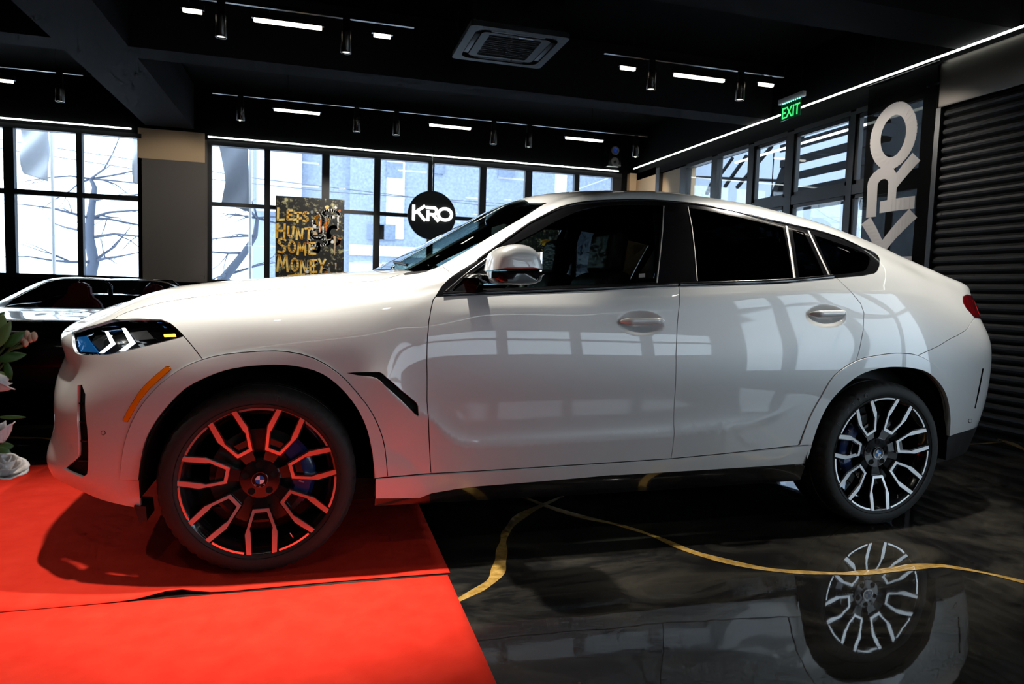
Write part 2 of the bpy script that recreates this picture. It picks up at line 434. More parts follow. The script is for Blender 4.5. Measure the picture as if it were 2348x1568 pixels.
# ================================================================== the hall
M['wall_black'] = mat('black_wall_paint', (0.0035, 0.0035, 0.004), 0.7, spec=.05)
M['ceiling'] = mat('black_ceiling_paint', (0.0022, 0.0022, 0.0024), 0.8, spec=.05); bump(M['ceiling'], 30, .15, .01)
M['beam'] = mat('charcoal_beam_paint', (0.011, 0.0105, 0.012), 0.8, spec=.05)
M['frame'] = mat('anthracite_window_frame', (0.016, 0.016, 0.018), 0.42, 0.2)
M['beige'] = mat('tan_plaster', (0.50, 0.35, 0.21), 0.7); bump(M['beige'], 60, .1, .004)
M['column_grey'] = mat('taupe_plaster', (0.115, 0.10, 0.092), 0.8); bump(M['column_grey'], 60, .1, .004)
M['pane'] = glass_mat('window_pane', (0.92, 0.95, 0.97), ior=1.52, dust=.02)
M['pane_dusty'] = glass_mat('dusty_window_pane', (0.88, 0.92, 0.97), ior=1.55, dust=.16)
M['led'] = emis('white_led_strip', (0.93, 1.0, 0.93), 5.0)
M['shutter'] = mat('black_shutter_slat', (0.006, 0.006, 0.007), 0.5, 0, spec=.25)
M['shutter_box'] = mat('black_housing_bronze_sheen', (0.05, 0.043, 0.036), 0.36, 0.7)  # black cover; the bronze reflection is put into its base colour
M['carpet'] = mat('red_carpet_pile', (0.80, 0.04, 0.022), 0.95, spec=.03)
noise_mix(M['carpet'], (0.64, 0.028, 0.015), (0.75, 0.042, 0.023), 9, 8, .3, .7); bump(M['carpet'], 900, .35, .004)
M['gold'] = mat('gold_pigment_vein', (0.72, 0.42, 0.09), 0.3, 0.35, 0.8); noise_mix(M['gold'], (0.45, 0.25, 0.04), (0.86, 0.55, 0.16), 26, 6, .35, .65)
# poured epoxy: black with cloudy grey drifts and fine scuffs, a hard gloss on top
fl = M['floor'] = mat('black_poured_epoxy', (0.01, 0.01, 0.01), 0.5, 0, 1.0, 0.03, ior=1.5, spec=0.0)
bsdf(fl).inputs['Coat IOR'].default_value = 1.55
_mp, _nz = noise_mix(fl, (0.009, 0.009, 0.0095), (0.085, 0.078, 0.062), 1.5, 12, .45, .90, stretch=(1, 1.9, 1), rough=.68)
_nz.inputs['Distortion'].default_value = 1.2
_tc = nd(fl, 'ShaderNodeTexCoord'); _m2 = nd(fl, 'ShaderNodeMapping'); _m2.inputs['Scale'].default_value = (6, 60, 1); lk(fl, _tc.outputs['Object'], _m2.inputs[0])
_n2 = nd(fl, 'ShaderNodeTexNoise', Scale=3.0, Detail=9.0); lk(fl, _m2.outputs[0], _n2.inputs['Vector'])
_r2 = nd(fl, 'ShaderNodeMapRange'); _r2.inputs[1].default_value = .60; _r2.inputs[2].default_value = .80; _r2.inputs[3].default_value = .03; _r2.inputs[4].default_value = .20
lk(fl, _n2.outputs['Fac'], _r2.inputs[0]); lk(fl, _r2.outputs[0], bsdf(fl).inputs['Coat Roughness'])
bp = bump(fl, 3.2, .028, .03, 3.0)
lk(fl, bp.outputs[0], bsdf(fl).inputs['Coat Normal'])

floor = tag(box('floor', XL, XR+.3, YF, YB+.3, -.12, 0, M['floor']), kind='structure')
def ribbon(name, pts, wid, m, parent, z=.0018):
    P_ = smooth_line(pts, 8); V = []; F = []
    for i, p in enumerate(P_):
        a = P_[max(i-1, 0)]; b = P_[min(i+1, len(P_)-1)]; d = Vector((b[0]-a[0], b[1]-a[1])).normalized(); n = Vector((-d.y, d.x))
        ww = wid*(.8+.22*math.sin(i*.23)+.12*math.sin(i*.71+1))*(.35+.65*min(1, i/8, (len(P_)-1-i)/8)); V += [(p[0]+n.x*ww/2, p[1]+n.y*ww/2, z), (p[0], p[1], z+.0012), (p[0]-n.x*ww/2, p[1]-n.y*ww/2, z)]
    for i in range(len(P_)-1):
        k = 3*i; F += [(k, k+1, k+4, k+3), (k+1, k+2, k+5, k+4)]
    o = mesh_obj(name, V, F, m, parent, smooth=True); return o
ribbon('gold_vein', [(1.55, -.2), (1.25, -.45), (1.10, -.66), (1.03, -.83), (.965, -1.03), (.89, -1.2), (.74, -1.335), (.5, -1.5)], .055, M['gold'], floor, z=.0006)
ribbon('gold_vein', [(1.2, .1), (1.45, -.45), (1.66, -.71), (1.76, -.885), (1.85, -1.12), (2.04, -1.33), (2.29, -1.43), (2.48, -1.457), (2.77, -1.45), (2.9, -1.5), (3.05, -1.68), (3.25, -2.1)], .05, M['gold'], floor)
ribbon('gold_vein', [(4.9, .75), (5.2, .60), (5.51, .572), (5.84, .608)], .05, M['gold'], floor)
ribbon('gold_vein', [(5.86, .70), (5.80, .55), (5.68, .343), (5.5, .0), (5.2, -.5)], .07, M['gold'], floor)
ribbon('gold_vein', [(-2.6, 2.1), (-1.877, 1.81), (-1.62, 1.74), (-1.45, 1.55), (-1.2, 1.2), (-.9, .7)], .05, M['gold'], floor)

# carpet runners: pile sheets with a slightly lifted seam edge
def carpet(name, x0, x1, y0, y1, top, label, wav):
    nx, ny = 120, 40; V = []; F = []
    for j in range(ny+1):
        for i in range(nx+1):
            x = x0+(x1-x0)*i/nx; ty = j/ny; y = y0+(y1-y0)*ty; z = top
            if wav:
                e = max(0, 1-ty*ny*((y1-y0)/ny)/.10); z += e*e*(.0015+.018*math.exp(-((x+.28)/.09)**2)); y += e*.010*math.sin(x*3.1+.6)+e*.02*math.exp(-((x+.28)/.09)**2)
            V.append((x, y, z))
    for j in range(ny):
        for i in range(nx):
            a = j*(nx+1)+i; F.append((a, a+1, a+nx+2, a+nx+1))
    o = mesh_obj(name, V, F, M['carpet'], smooth=True); sd = o.modifiers.new('pile', 'SOLIDIFY'); sd.thickness = top-.0005; sd.offset = -1
    return tag(o, label, 'carpet', 'red carpet runners')
carpet('red_carpet', -5.2, .735, -1.112, .955, .003, 'red carpet runner lying under the white car front wheels', True)
carpet('red_carpet', -5.2, .722, -5.4, -1.125, .0025, 'red carpet runner in the foreground along the first runner', False)

ceiling = tag(box('ceiling', XL, XR+.3, YF, YB+.3, ZC, ZC+.15, M['ceiling']), kind='structure')
tag(box('trim_1', -2.40, -1.70, YF, YB-.2, 3.55, ZC, M['beam']), kind='structure')
for k, (y0, y1) in enumerate(((4.41, 4.80), (1.0, 1.55), (-2.4, -2.0))):
    tag(box('trim_%d' % (k+2), -1.70, XR, y0, y1, 3.55, ZC, M['beam']), kind='structure')
    tag(box('trim_%d' % (k+5), XL, -2.40, y0, y1, 3.55, ZC, M['beam']), kind='structure')

# back wall: parapet, head and piers around two long windows
wb = tag(empty('wall_back', (0, YB, 0)), kind='structure')
def wpart(name, par, *a, m='wall_black', bevel=0.0):
    o = box(name, *a, M[m], None, bevel=bevel); o.parent = par; o.matrix_parent_inverse = Matrix.Translation(-par.location); return o
wpart('parapet', wb, XL, XR+.3, YB, YB+.3, 0, 1.12); wpart('wall_head', wb, XL, XR+.3, YB, YB+.3, 3.44, ZC)
tag(box('trim_8', -1.5, 5.9, YB-.26, YB, 1.08, 1.125, M['wall_black']), kind='structure')
wpart('wall_end', wb, 5.82, XR+.3, YB, YB+.3, 1.12, 3.44)
tag(box('trim_9', 5.935, XR-.005, YB-.12, YB, 0, 3.45, M['beige']), kind='structure')
col = tag(empty('column_1', (-2.06, YB, 0)), kind='structure')
wpart('column_shaft', col, -2.55, -1.57, YB-.0, YB+.3, 0, 3.07, m='column_grey'); wpart('column_band', col, -2.55, -1.57, YB-.002, YB+.3, 3.07, 3.54, m='beige')
wpart('corner_bead', col, -1.57, -1.525, YB+.01, YB+.3, 0, 3.52, m='column_grey')

def window(name, par_loc, cols, rows, frame_fn, pane_fn):
    e = tag(empty(name, par_loc), kind='structure'); return e
def glazing_back(n, x_edges, z0, z1, zt, dusty_from):
    """x_edges: (left, right) of every upright; rows split at the transom zt"""
    e = tag(empty('window_%d' % n, (x_edges[0][0], YB, z0)), kind='structure')
    for a, b in x_edges: wpart('mullion', e, a, b, YB+.0, YB+.11, z0, z1, m='frame')
    xs, xe = x_edges[0][0], x_edges[-1][1]
    wpart('head_rail', e, xs, xe, YB-.01, YB+.12, z1, 3.445, m='frame'); wpart('sill_rail', e, xs, xe, YB-.005, YB+.12, 1.115, z0, m='frame')
    for (a, b), (c, d) in zip(x_edges[:-1], x_edges[1:]):
        wpart('transom', e, b, c, YB+.005, YB+.10, zt[0], zt[1], m='frame')
        for q0, q1 in ((z0, zt[0]), (zt[1], z1)): wpart('pane', e, b, c, YB+.050, YB+.056, q0, q1, m='pane_dusty' if b > dusty_from else 'pane')
    return e
glazing_back(1, [(-6.5, -6.36), (-5.42, -5.30), (-4.40, -4.26), (-3.42, -3.34), (-2.56, -2.50)], 1.18, 3.375, (2.385, 2.465), 9)
glazing_back(2, [(-1.53, -1.471), (-.657, -.567), (.268, .397), (1.144, 1.256), (2.088, 2.197), (3.031, 3.153), (3.889, 4.023), (4.862, 4.958), (5.64, 5.82)], 1.18, 3.36, (2.385, 2.45), -.6)
wpart('wall_end', wb, XL, -6.5, YB, YB+.3, 1.12, 3.44)

# right wall: tan corner panels, glazed shopfront, roller shutter
wr = tag(empty('wall_right', (XR, 0, 0)), kind='structure')
wpart('wall_head', wr, XR, XR+.3, YF, YB, 3.32, ZC)
wpart('tan_panel', wr, XR, XR+.3, 7.66, YB-.12, 0, 3.45, m='beige'); wpart('tan_panel', wr, XR+.06, XR+.3, 6.80, 7.52, 0, 3.45, m='beige'); wpart('panel_post', wr, XR-.01, XR+.3, 7.52, 7.66, 0, 3.42, m='frame')
wpart('shopfront_base', wr, XR, XR+.3, 1.72, 6.8, 0, .12)
e = tag(empty('window_3', (XR, 4.2, .12)), kind='structure')
EDG = [(6.80, 6.60), (5.84, 5.68), (4.89, 4.76), (4.055, 3.92), (2.95, 2.865), (1.93, 1.74)]
for b, a in EDG: wpart('mullion', e, XR, XR+.10, a, b, .12, 3.30, m='frame')
for k, ((b0, a0), (b1, a1)) in enumerate(zip(EDG[:-1], EDG[1:])):
    zt = (2.36, 2.475); wpart('transom', e, XR+.005, XR+.09, b1, a0, zt[0], zt[1], m='frame'); wpart('head_rail', e, XR, XR+.1, b1, a0, 3.26, 3.32, m='frame')
    for q0, q1 in ((.16, zt[0]), (zt[1], 3.26)):
        wpart('pane', e, XR+.045, XR+.051, b1, a0, q0, q1, m='pane')
        if k in (2, 3, 4):
            t = .045
            for (ya, yb_, za, zb) in ((b1, b1+t, q0, q1), (a0-t, a0, q0, q1), (b1, a0, q0, q0+t), (b1, a0, q1-t, q1)): wpart('sash', e, XR+.02, XR+.075, ya, yb_, za, zb, m='frame')
sh = tag(empty('door_1', (XR, 0, 0)), kind='structure')
prof = [(0, 0), (-.010, .010), (-.020, .026), (-.024, .045), (-.020, .066), (-.008, .080), (0, .0885), (.012, .0885), (.012, 0)]
bm = bmesh.new(); bm_prism(bm, prof, -2.3, 1.70, frame=lambda u, v, h: (u, h, v)); bmesh.ops.recalc_face_normals(bm, faces=bm.faces[:]); bmesh.ops.triangulate(bm, faces=[f for f in bm.faces if len(f.verts) > 4])
s0 = bm_obj('slat', bm, M['shutter'], sh)
s0.location = (0, 0, .0)
for k in range(1, 34):
    c = s0.copy(); link(c, sh); c.location = (0, 0, k*.0892)
wpart('light_block_panel', sh, XR+.02, XR+.06, -2.36, 1.755, -.02, 3.3)  # unseen panel added to block daylight leaking past the slats
wpart('guide_rail', sh, XR-.045, XR+.05, 1.70, 1.755, 0, 3.05, m='frame'); wpart('guide_rail', sh, XR-.045, XR+.05, -2.36, -2.3, 0, 3.05, m='frame')
wpart('shutter_housing', sh, XR-.035, XR+.05, -2.36, 1.755, 3.052, 3.50, m='shutter_box', bevel=.02)

# walls that close the hall; the long glazed front behind the camera lights the car side
tag(box('wall_left', XL-.3, XL, YF, YB+.3, 0, ZC, M['wall_black']), kind='structure')
wf = tag(empty('wall_front', (0, YF, 0)), kind='structure')
FX0, FX1, FZ0, FZ1, FZT = 1.55, XR-.12, 1.40, 2.15, 1.85
wpart('parapet', wf, XL, XR+.3, YF-.3, YF, 0, FZ0); wpart('wall_head', wf, XL, XR+.3, YF-.3, YF, FZ1, ZC); wpart('solid_end', wf, XL, FX0, YF-.3, YF, FZ0, FZ1); wpart('solid_end', wf, FX1, XR+.3, YF-.3, YF, FZ0, FZ1)
e4 = tag(empty('window_4', (FX0, YF, FZ0)), kind='structure')
xs = np.linspace(FX0, FX1, 5)
for x in xs: wpart('mullion', e4, x-.06, x+.06, YF-.2, YF-.05, FZ0, FZ1, m='frame')
for a, b in zip(xs[:-1], xs[1:]):
    wpart('transom', e4, a+.06, b-.06, YF-.18, YF-.08, FZT, FZT+.05, m='frame')
    for q0, q1 in ((FZ0, FZT), (FZT+.05, FZ1)): wpart('pane', e4, a+.06, b-.06, YF-.135, YF-.13, q0, q1, m='pane')
e5 = tag(empty('window_5', (XR, -4.7, .5)), kind='structure')
wpart('parapet', wr, XR, XR+.3, YF, -2.36, 0, .5)
ys = np.linspace(YF+.15, -2.5, 5)
for y in ys: wpart('mullion', e5, XR, XR+.12, y-.07, y+.07, .5, 3.32, m='frame')
for a, b in zip(ys[:-1], ys[1:]):
    wpart('transom', e5, XR+.01, XR+.1, a+.07, b-.07, 2.36, 2.46, m='frame')
    for q0, q1 in ((.5, 2.36), (2.46, 3.32)): wpart('pane', e5, XR+.045, XR+.051, a+.07, b-.07, q0, q1, m='pane')
# LED lines
def led(name, p0, p1, label):
    o = tube(name, [p0, p1], .011, M['led'], None, n=6); return tag(o, label, 'light strip', 'white LED lines along the window heads')
led('led_strip', (-1.515, YB-.06, 3.48), (5.72, YB-.06, 3.48), 'white LED line above the long back window right of the column')
led('led_strip', (-7.2, YB-.06, 3.50), (-2.63, YB-.06, 3.50), 'white LED line above the back window left of the column')
led('led_strip', (XR-.09, YB-.15, 3.53), (XR-.09, -6.5, 3.53), 'white LED line running along the right wall over the shopfront and shutter')
led('led_strip', (-3.5, YF+.06, 2.55), (XR-.4, YF+.06, 2.55), 'white LED line above the front glazing behind the viewer')

# ------------------------------------------------------------------ lamps
M['lamp_black'] = mat('black_lamp_body', (0.010, 0.010, 0.011), 0.28, 0.4, 0.3)
M['lamp_on'] = emis('lit_lamp_diffuser', (1.0, 0.93, 0.80), 5.5)
M['spot_lens'] = mat('white_spot_lens', (0.75, 0.75, 0.78), 0.4, emit=(1, .97, .93), estr=1.2)
ORD = ['first', 'second', 'third', 'fourth', 'fifth', 'sixth']
def wires(name_e, x, y, z): tube('hanger_wire', [(x-name_e.location.x, y-name_e.location.y, z-name_e.location.z), (x-name_e.location.x, y-name_e.location.y, ZC-name_e.location.z)], .003, M['lamp_black'], name_e, n=5)
def track(x0, x1, y, z, label):
    e = tag(empty('light_track', (x0, y, z)), label, 'light track', 'ceiling light tracks'); L = x1-x0
    box('rail', 0, L, -.018, .018, -.016, .016, M['lamp_black'], e)
    for f in (.15, .85): wires(e, x0+L*f, y, z+.016)
def linear_lamp(x0, x1, y, z, label):
    e = tag(empty('linear_lamp', ((x0+x1)/2, y, z)), label, 'lamp', 'linear track lamps'); h = (x1-x0)/2
    box('housing', -h-.02, h+.02, -.020, .020, .012, .065, M['lamp_black'], e); box('diffuser', -h, h, -.021, .021, -.018, .012, M['lamp_on'], e, bevel=.006)
    for s in (-.6, .6): box('track_clip', s*h-.015, s*h+.015, -.012, .012, .065, .095, M['lamp_black'], e)
def spot_lamp(x, y, ztop, zbot, label, zr=3.66, r=.052, power=0, aim=None, cone=58, soft=.035):
    e = tag(empty('spot_lamp', (x, y, ztop)), label, 'lamp', 'cylindrical track spotlights'); H = ztop-zbot
    lathe('cylinder', [(.0, .0), (r-.006, 0), (r, -.006), (r, -H+.004), (r-.003, -H), (r-.008, -H), (r-.012, -H+.02), (0, -H+.02)], M['spot_body'], e, n=32, axis='z')
    lathe('lens', [(0, -H+.012), (r-.012, -H+.012), (r-.011, -H+.018)], M['spot_lens'], e, n=24, axis='z')
    box('adapter', -.035, .035, -.014, .014, 0, max(.01, zr-.0165-ztop), M['lamp_black'], e)
    if power:
        L = bpy.data.lights.new('spot_light', 'SPOT'); L.energy = power; L.color = (1.0, .93, .82); L.spot_size = math.radians(cone); L.spot_blend = .55; L.shadow_soft_size = soft
        o = bpy.data.objects.new('spot_light', L); link(o, e); o.location = (0, 0, -H-.01)
        d = Vector(aim)-Vector((x, y, zbot)) if aim else Vector((0, 0, -1)); o.rotation_euler = d.to_track_quat('-Z', 'Y').to_euler()
M['spot_body'] = mat('black_anodised_cylinder', (0.05, 0.047, 0.042), 0.25, 0.9)
def lamp_row(y, rail, lins, spots, tag_, power=0, zr=3.675, aims=None):
    for a, b in ([rail] if isinstance(rail[0], (int, float)) else rail): track(a, b, y, zr, 'thin black lighting rail of the '+tag_)
    for k, (a, b, z) in enumerate(lins): linear_lamp(a, b, y, z, '%s linear lamp on the %s, counted from the left' % (ORD[k], tag_))
    for k, (x, z0, z1) in enumerate(spots): spot_lamp(x, y, z0, z1, '%s spotlight on the %s, counted from the left' % (ORD[k], tag_), zr=zr, power=power[k][0] if isinstance(power, list) else power, cone=power[k][1] if isinstance(power, list) else 58, aim=aims[k] if aims else None)
def X(px, py, y): return at(px, py, 'y', y)
Y1, Y2 = 3.15, 6.54
pa = lambda L, y: [(X(a, (ya+yb)/2, y).x, X(b, (ya+yb)/2, y).x, (X(a, ya, y).z+X(b, yb, y).z)/2) for a, ya, b, yb in L]
ps = lambda L, y: [(X(x, t, y).x, X(x, t, y).z, X(x, b, y).z) for x, t, b in L]
lamp_row(Y1, (X(383, 3, Y1).x, X(949, 80, Y1).x), pa([(419, 22, 463, 28), (582, 43, 738, 66), (857, 80, 896, 84)], Y1), ps([(507, 36, 86), (794, 72, 122)], Y1), 'upper left track', zr=3.675, power=60)
lamp_row(Y1, (X(1385, 140, Y1).x, X(1795, 205, Y1).x), pa([(1423, 154, 1456, 159), (1546, 172, 1660, 184), (1740, 192, 1772, 196)], Y1), ps([(1494, 166, 206), (1698, 188, 230)], Y1), 'upper right track near the exit sign', zr=3.675, power=90, aims=[(4.6, 3.0, 0), (5.95, 2.2, 2.5)])
lamp_row(Y2, (X(487, 228, Y2).x, X(1484, 327, Y2).x), pa([(628, 250, 733, 261), (985, 285, 1079, 296), (1297, 315, 1382, 324)], Y2), ps([(552, 244, 276), (818, 268, 302), (909, 277, 310), (1132, 299, 331), (1213, 306, 338), (1458, 332, 360)], Y2), 'rear track', zr=3.70, power=110, aims=[(-1.9, 8.5, 2.4), (.1, 8.4, 1.9), (.2, 8.4, 1.7), (3.4, 8.2, 1.0), (4.2, 8.4, 1.6), (6.0, 8.2, 2.6)])
lamp_row(6.2, (-4.6, X(190, 192, 6.2).x), [(-4.1, X(30, 187, 6.2).x, X(20, 186, 6.2).z)], [(X(137, 200, 6.2).x, X(137, 202, 6.2).z, X(137, 233, 6.2).z)], 'far left track beside the beam', power=25)
KEY = 420
# rows over and behind the viewer, of the same make
ZT = 3.56
lamp_row(-.72, (-1.1, 1.1), [(-.98, -.82, ZT), (-.30, .30, ZT), (.86, 1.02, ZT)], [(-.52, 3.60, 3.37), (.55, 3.60, 3.37)], 'track right above the white car bonnet', power=[(KEY*.9, 58), (KEY*1.55, 62)], aims=[(-.72, -.75, 0), (.45, -.35, 1.1)])
lamp_row(-.85, (3.0, 5.3), [(3.1, 3.26, ZT), (3.9, 4.5, ZT), (5.0, 5.16, ZT)], [(3.55, 3.60, 3.37), (4.8, 3.60, 3.37)], 'track above the white car tail', power=[(KEY*1.0, 58), (KEY*.15, 58)], aims=[(2.9, -.5, 1.0), (4.6, -1.2, 0)])
lamp_row(-3.6, (-1.1, 1.1), [(-.98, -.82, ZT), (-.30, .30, ZT), (.86, 1.02, ZT)], [(-.55, 3.60, 3.37), (.55, 3.60, 3.37)], 'track above the viewer', power=KEY*.03, aims=[(.25, -1.3, .7), (1.6, -1.1, .9)])
lamp_row(-3.6, (3.0, 5.3), [(3.1, 3.26, ZT), (3.9, 4.5, ZT), (5.0, 5.16, ZT)], [(3.55, 3.60, 3.37), (4.8, 3.60, 3.37)], 'track right of the viewer', power=KEY*.02, aims=[(2.9, -1.1, .9), (4.4, -2.0, 0)])
lamp_row(-.85, (-5.6, -3.2), [(-4.7, -4.1, ZT)], [(-3.6, 3.60, 3.37)], 'track left of the ceiling beam', power=KEY*.16, aims=[(-1.1, -.8, .5)])

# ------------------------------------------------------------------ ceiling air conditioner
M['ac'] = mat('dark_grey_unit_panel', (0.009, 0.0092, 0.010), 0.5, spec=.2); M['ac_dark'] = mat('black_intake_mesh', (0.008, 0.008, 0.009), 0.6)
ZA = 3.50
ac = tag(empty('air_conditioner', (1.985, 2.92, ZA)), 'dark square cassette air conditioner hanging under the ceiling', 'air conditioner')
def rrect(hx, hy, r, n=6):
    out = []
    for cx, cy, a0 in ((hx-r, hy-r, 0), (-hx+r, hy-r, 90), (-hx+r, -hy+r, 180), (hx-r, -hy+r, 270)):
        out += [(cx+r*math.cos(math.radians(a0+90*i/n)), cy+r*math.sin(math.radians(a0+90*i/n))) for i in range(n+1)]
    return out
def ring_solid(name, o, i, z0, z1, m, par):
    bm = bmesh.new(); n = len(o); A = [[bm.verts.new((x, y, z)) for x, y in L] for L, z in ((o, z0), (i, z0), (i, z1), (o, z1))]
    for a, b in ((0, 1), (1, 2), (2, 3), (3, 0)):
        for k in range(n): bm.faces.new((A[a][k], A[a][(k+1) % n], A[b][(k+1) % n], A[b][k]))
    bmesh.ops.recalc_face_normals(bm, faces=bm.faces[:]); return bm_obj(name, bm, m, par, angle=40)
ring_solid('panel_frame', rrect(.475, .475, .05), rrect(.40, .40, .10), 0, .045, M['ac'], ac)
ring_solid('intake_frame', rrect(.335, .335, .05), rrect(.255, .285, .03), .004, .04, M['ac'], ac)
box('intake_grille', -.26, .26, -.29, .29, .014, .024, M['ac_dark'], ac)
for k in range(12): box('grille_bar', -.255, .255, -.28+k*.05, -.276+k*.05, .008, .016, M['ac_dark'], ac)
box('backing_plate', -.45, .45, -.45, .45, .045, .06, M['ac_dark'], ac)
for a in range(4):
    b = box('air_flap', -.26, .26, .345, .392, .006, .014, M['ac'], ac, bevel=.003); b.rotation_euler = (0, 0, math.pi/2*a)
box('unit_body', -.42, .42, -.42, .42, .06, ZC-ZA, M['lamp_black'], ac)
box('maker_plate', .02, .16, -.315, -.30, .001, .005, M['silver_text'], ac)

# ------------------------------------------------------------------ exit sign
M['exit_green'] = emis('lit_green_letters', (0.05, 0.85, 0.16), 1.6); M['exit_panel'] = mat('green_tinted_acrylic', (0.01, 0.09, 0.03), 0.15, emit=(0.0, .3, .08), estr=.05)
M['exit_led'] = emis('row_of_green_leds', (0.2, 1.0, 0.75), 4.0); M['alu'] = mat('brushed_aluminium', (0.55, 0.54, 0.52), 0.35, 0.6)
p0, p1 = at(1789, 236, 'z', 3.52), at(1840, 213, 'z', 3.52); yc = (p0.y+p1.y)/2; L = abs(p0.y-p1.y)
ex = tag(empty('exit_sign', (5.60, yc, 3.52)), 'hanging green EXIT sign with aluminium housing', 'sign')
box('sign_housing', -.025, .025, -L/2, L/2, -.03, .03, M['alu'], ex, bevel=.006)
box('sign_panel', -.004, .004, -L/2+.05, L/2-.04, -.235, -.03, M['exit_panel'], ex)
me = text_mesh('EXIT', .185, .002); me.materials.append(M['exit_green']); o = bpy.data.objects.new('sign_lettering', me); link(o, ex); o.rotation_euler = (math.pi/2, 0, -math.pi/2); o.location = (-.0065, .0, -.213); o.scale = (.86, 1, 1)
for k in range(9): box('green_led', -.008, -.002, -L/2+.07+k*(L-.14)/8-.008, -L/2+.07+k*(L-.14)/8+.008, -.040, -.031, M['exit_led'], ex)
for s in (-1, 1): tube('hanger_wire', [(0, s*L*.35, .03), (0, s*L*.35, ZC-3.52)], .003, M['lamp_black'], ex, n=5)

# ------------------------------------------------------------------ lettering of the house sign
def kro_strokes():
    """bold extended capitals K R O as thick strokes, cap height 1"""
    K = [[(.11, .03), (.11, .97)], [(.20, .50), (.86, .97)], [(.38, .60), (.90, .03)]]
    R = [[(1.10, .03), (1.10, .97)][:0] or [(1.12, .03), (1.12, .66)], [(1.02, .90), (1.52, .90)]+arc(1.52, .67, .20, .23, 85, -85, 10)+[(1.52, .44), (1.25, .44)], [(1.45, .44), (1.84, .03)]]
    O = [arc(2.33, .5, .47, .39, 0, 360, 28)]
    return K+R+O
M['sign_white'] = emis('backlit_white_letters', (1, 1, 1), 3.0); M['sign_black'] = mat('black_sign_disc', (0.018, 0.016, 0.014), 0.55)
ySg = 8.30; c = at(990, 494, 'y', ySg); r = (at(1045, 494, 'y', ySg)-at(935, 494, 'y', ySg)).length/2
sg_ = tag(empty('round_sign', (c.x, ySg, c.z)), 'round black hanging sign with lit white KRO letters', 'sign')
lathe('sign_disc', [(0, -.03), (r-.006, -.03), (r, -.024), (r, .024), (r-.006, .03), (0, .03)], M['sign_black'], sg_, n=64)
kx0 = at(944, 492, 'y', ySg).x-c.x; kx1 = at(1036, 492, 'y', ySg).x-c.x; sc = (kx1-kx0)/2.85; kz = at(990, 507, 'y', ySg).z-c.z
bm = bmesh.new(); strokes_mesh(bm, kro_strokes(), .19, -.046, -.031, lambda u, v, h: (kx0+u*sc, h, kz+v*sc*1.02)); bmesh.ops.recalc_face_normals(bm, faces=bm.faces[:]); bm_obj('sign_lettering', bm, M['sign_white'], sg_)
tube('hanger_rod', [(0, 0, r), (0, 0, ZC-c.z)], .006, M['chrome'], sg_, n=6)

# ------------------------------------------------------------------ banner by the shutter
def cloth_mat(name, colr, transp):
    m = bpy.data.materials.new(name); m.use_nodes = True; nt = m.node_tree; b = nt.nodes['Principled BSDF']
    b.inputs['Base Color'].default_value = (*colr, 1); b.inputs['Roughness'].default_value = .95; b.inputs['Specular IOR Level'].default_value = .05; b.inputs['Alpha'].default_value = 1-transp; return m
M['banner'] = cloth_mat('black_mesh_fabric', (0.005, 0.005, 0.0055), .035); M['banner_letter'] = cloth_mat('grey_white_print', (0.66, 0.62, 0.61), .0)
XB = XR-.055
bn = tag(empty('banner', (XB, 2.2, 0)), 'long black fabric banner with grey white KRO lettering beside the shutter', 'banner')
def wave(y, z): return .018*math.sin((y-1.7)*9+z*.6)*(.35+.65*min(1, max(0, (3.6-z)/1.5)))
yA, yB_, zA, zB = 1.76, 2.63, .75, 3.505
nx, nz = 40, 60; V = []; F = []
for j in range(nz+1):
    for i in range(nx+1):
        z = zA+(zB-zA)*j/nz; y = yA+(yB_-yA)*i/nx-(zB-z)*.012; V.append((wave(y, z), y-2.2, z))
for j in range(nz):
    for i in range(nx): a = j*(nx+1)+i; F.append((a, a+nx+1, a+nx+2, a+1))
o = mesh_obj('banner_cloth', V, F, M['banner'], bn, smooth=True); 
hgt = .60; S_ = hgt; zb0 = 3.165-2.85*S_*.98
def bfr(u, v, h):
    z = zb0+u*S_; y = 1.945+v*hgt*1.04-(zB-z)*.012; return (wave(y, z)-.004+h, y-2.2, z)
bm = bmesh.new(); fine_k = []
for st in kro_strokes():
    q = []
    for a, b in zip(st[:-1], st[1:]):
        n = max(1, int(math.hypot(b[0]-a[0], b[1]-a[1])/.08))
        q += [(a[0]+(b[0]-a[0])*k/n, a[1]+(b[1]-a[1])*k/n) for k in range(n)]
    q.append(st[-1]); fine_k.append(q)
strokes_mesh(bm, fine_k, .21, -.0015, .0005, bfr); bmesh.ops.recalc_face_normals(bm, faces=bm.faces[:]); bm_obj('banner_lettering', bm, M['banner_letter'], bn)
tube('banner_rod', [(0, yA-2.23, zB), (0, yB_-2.17, zB)], .012, M['lamp_black'], bn); 
for y in (yA-2.15, yB_-2.25): tube('hanger_wire', [(0, y, zB), (0, y, ZC)], .003, M['lamp_black'], bn, n=5)

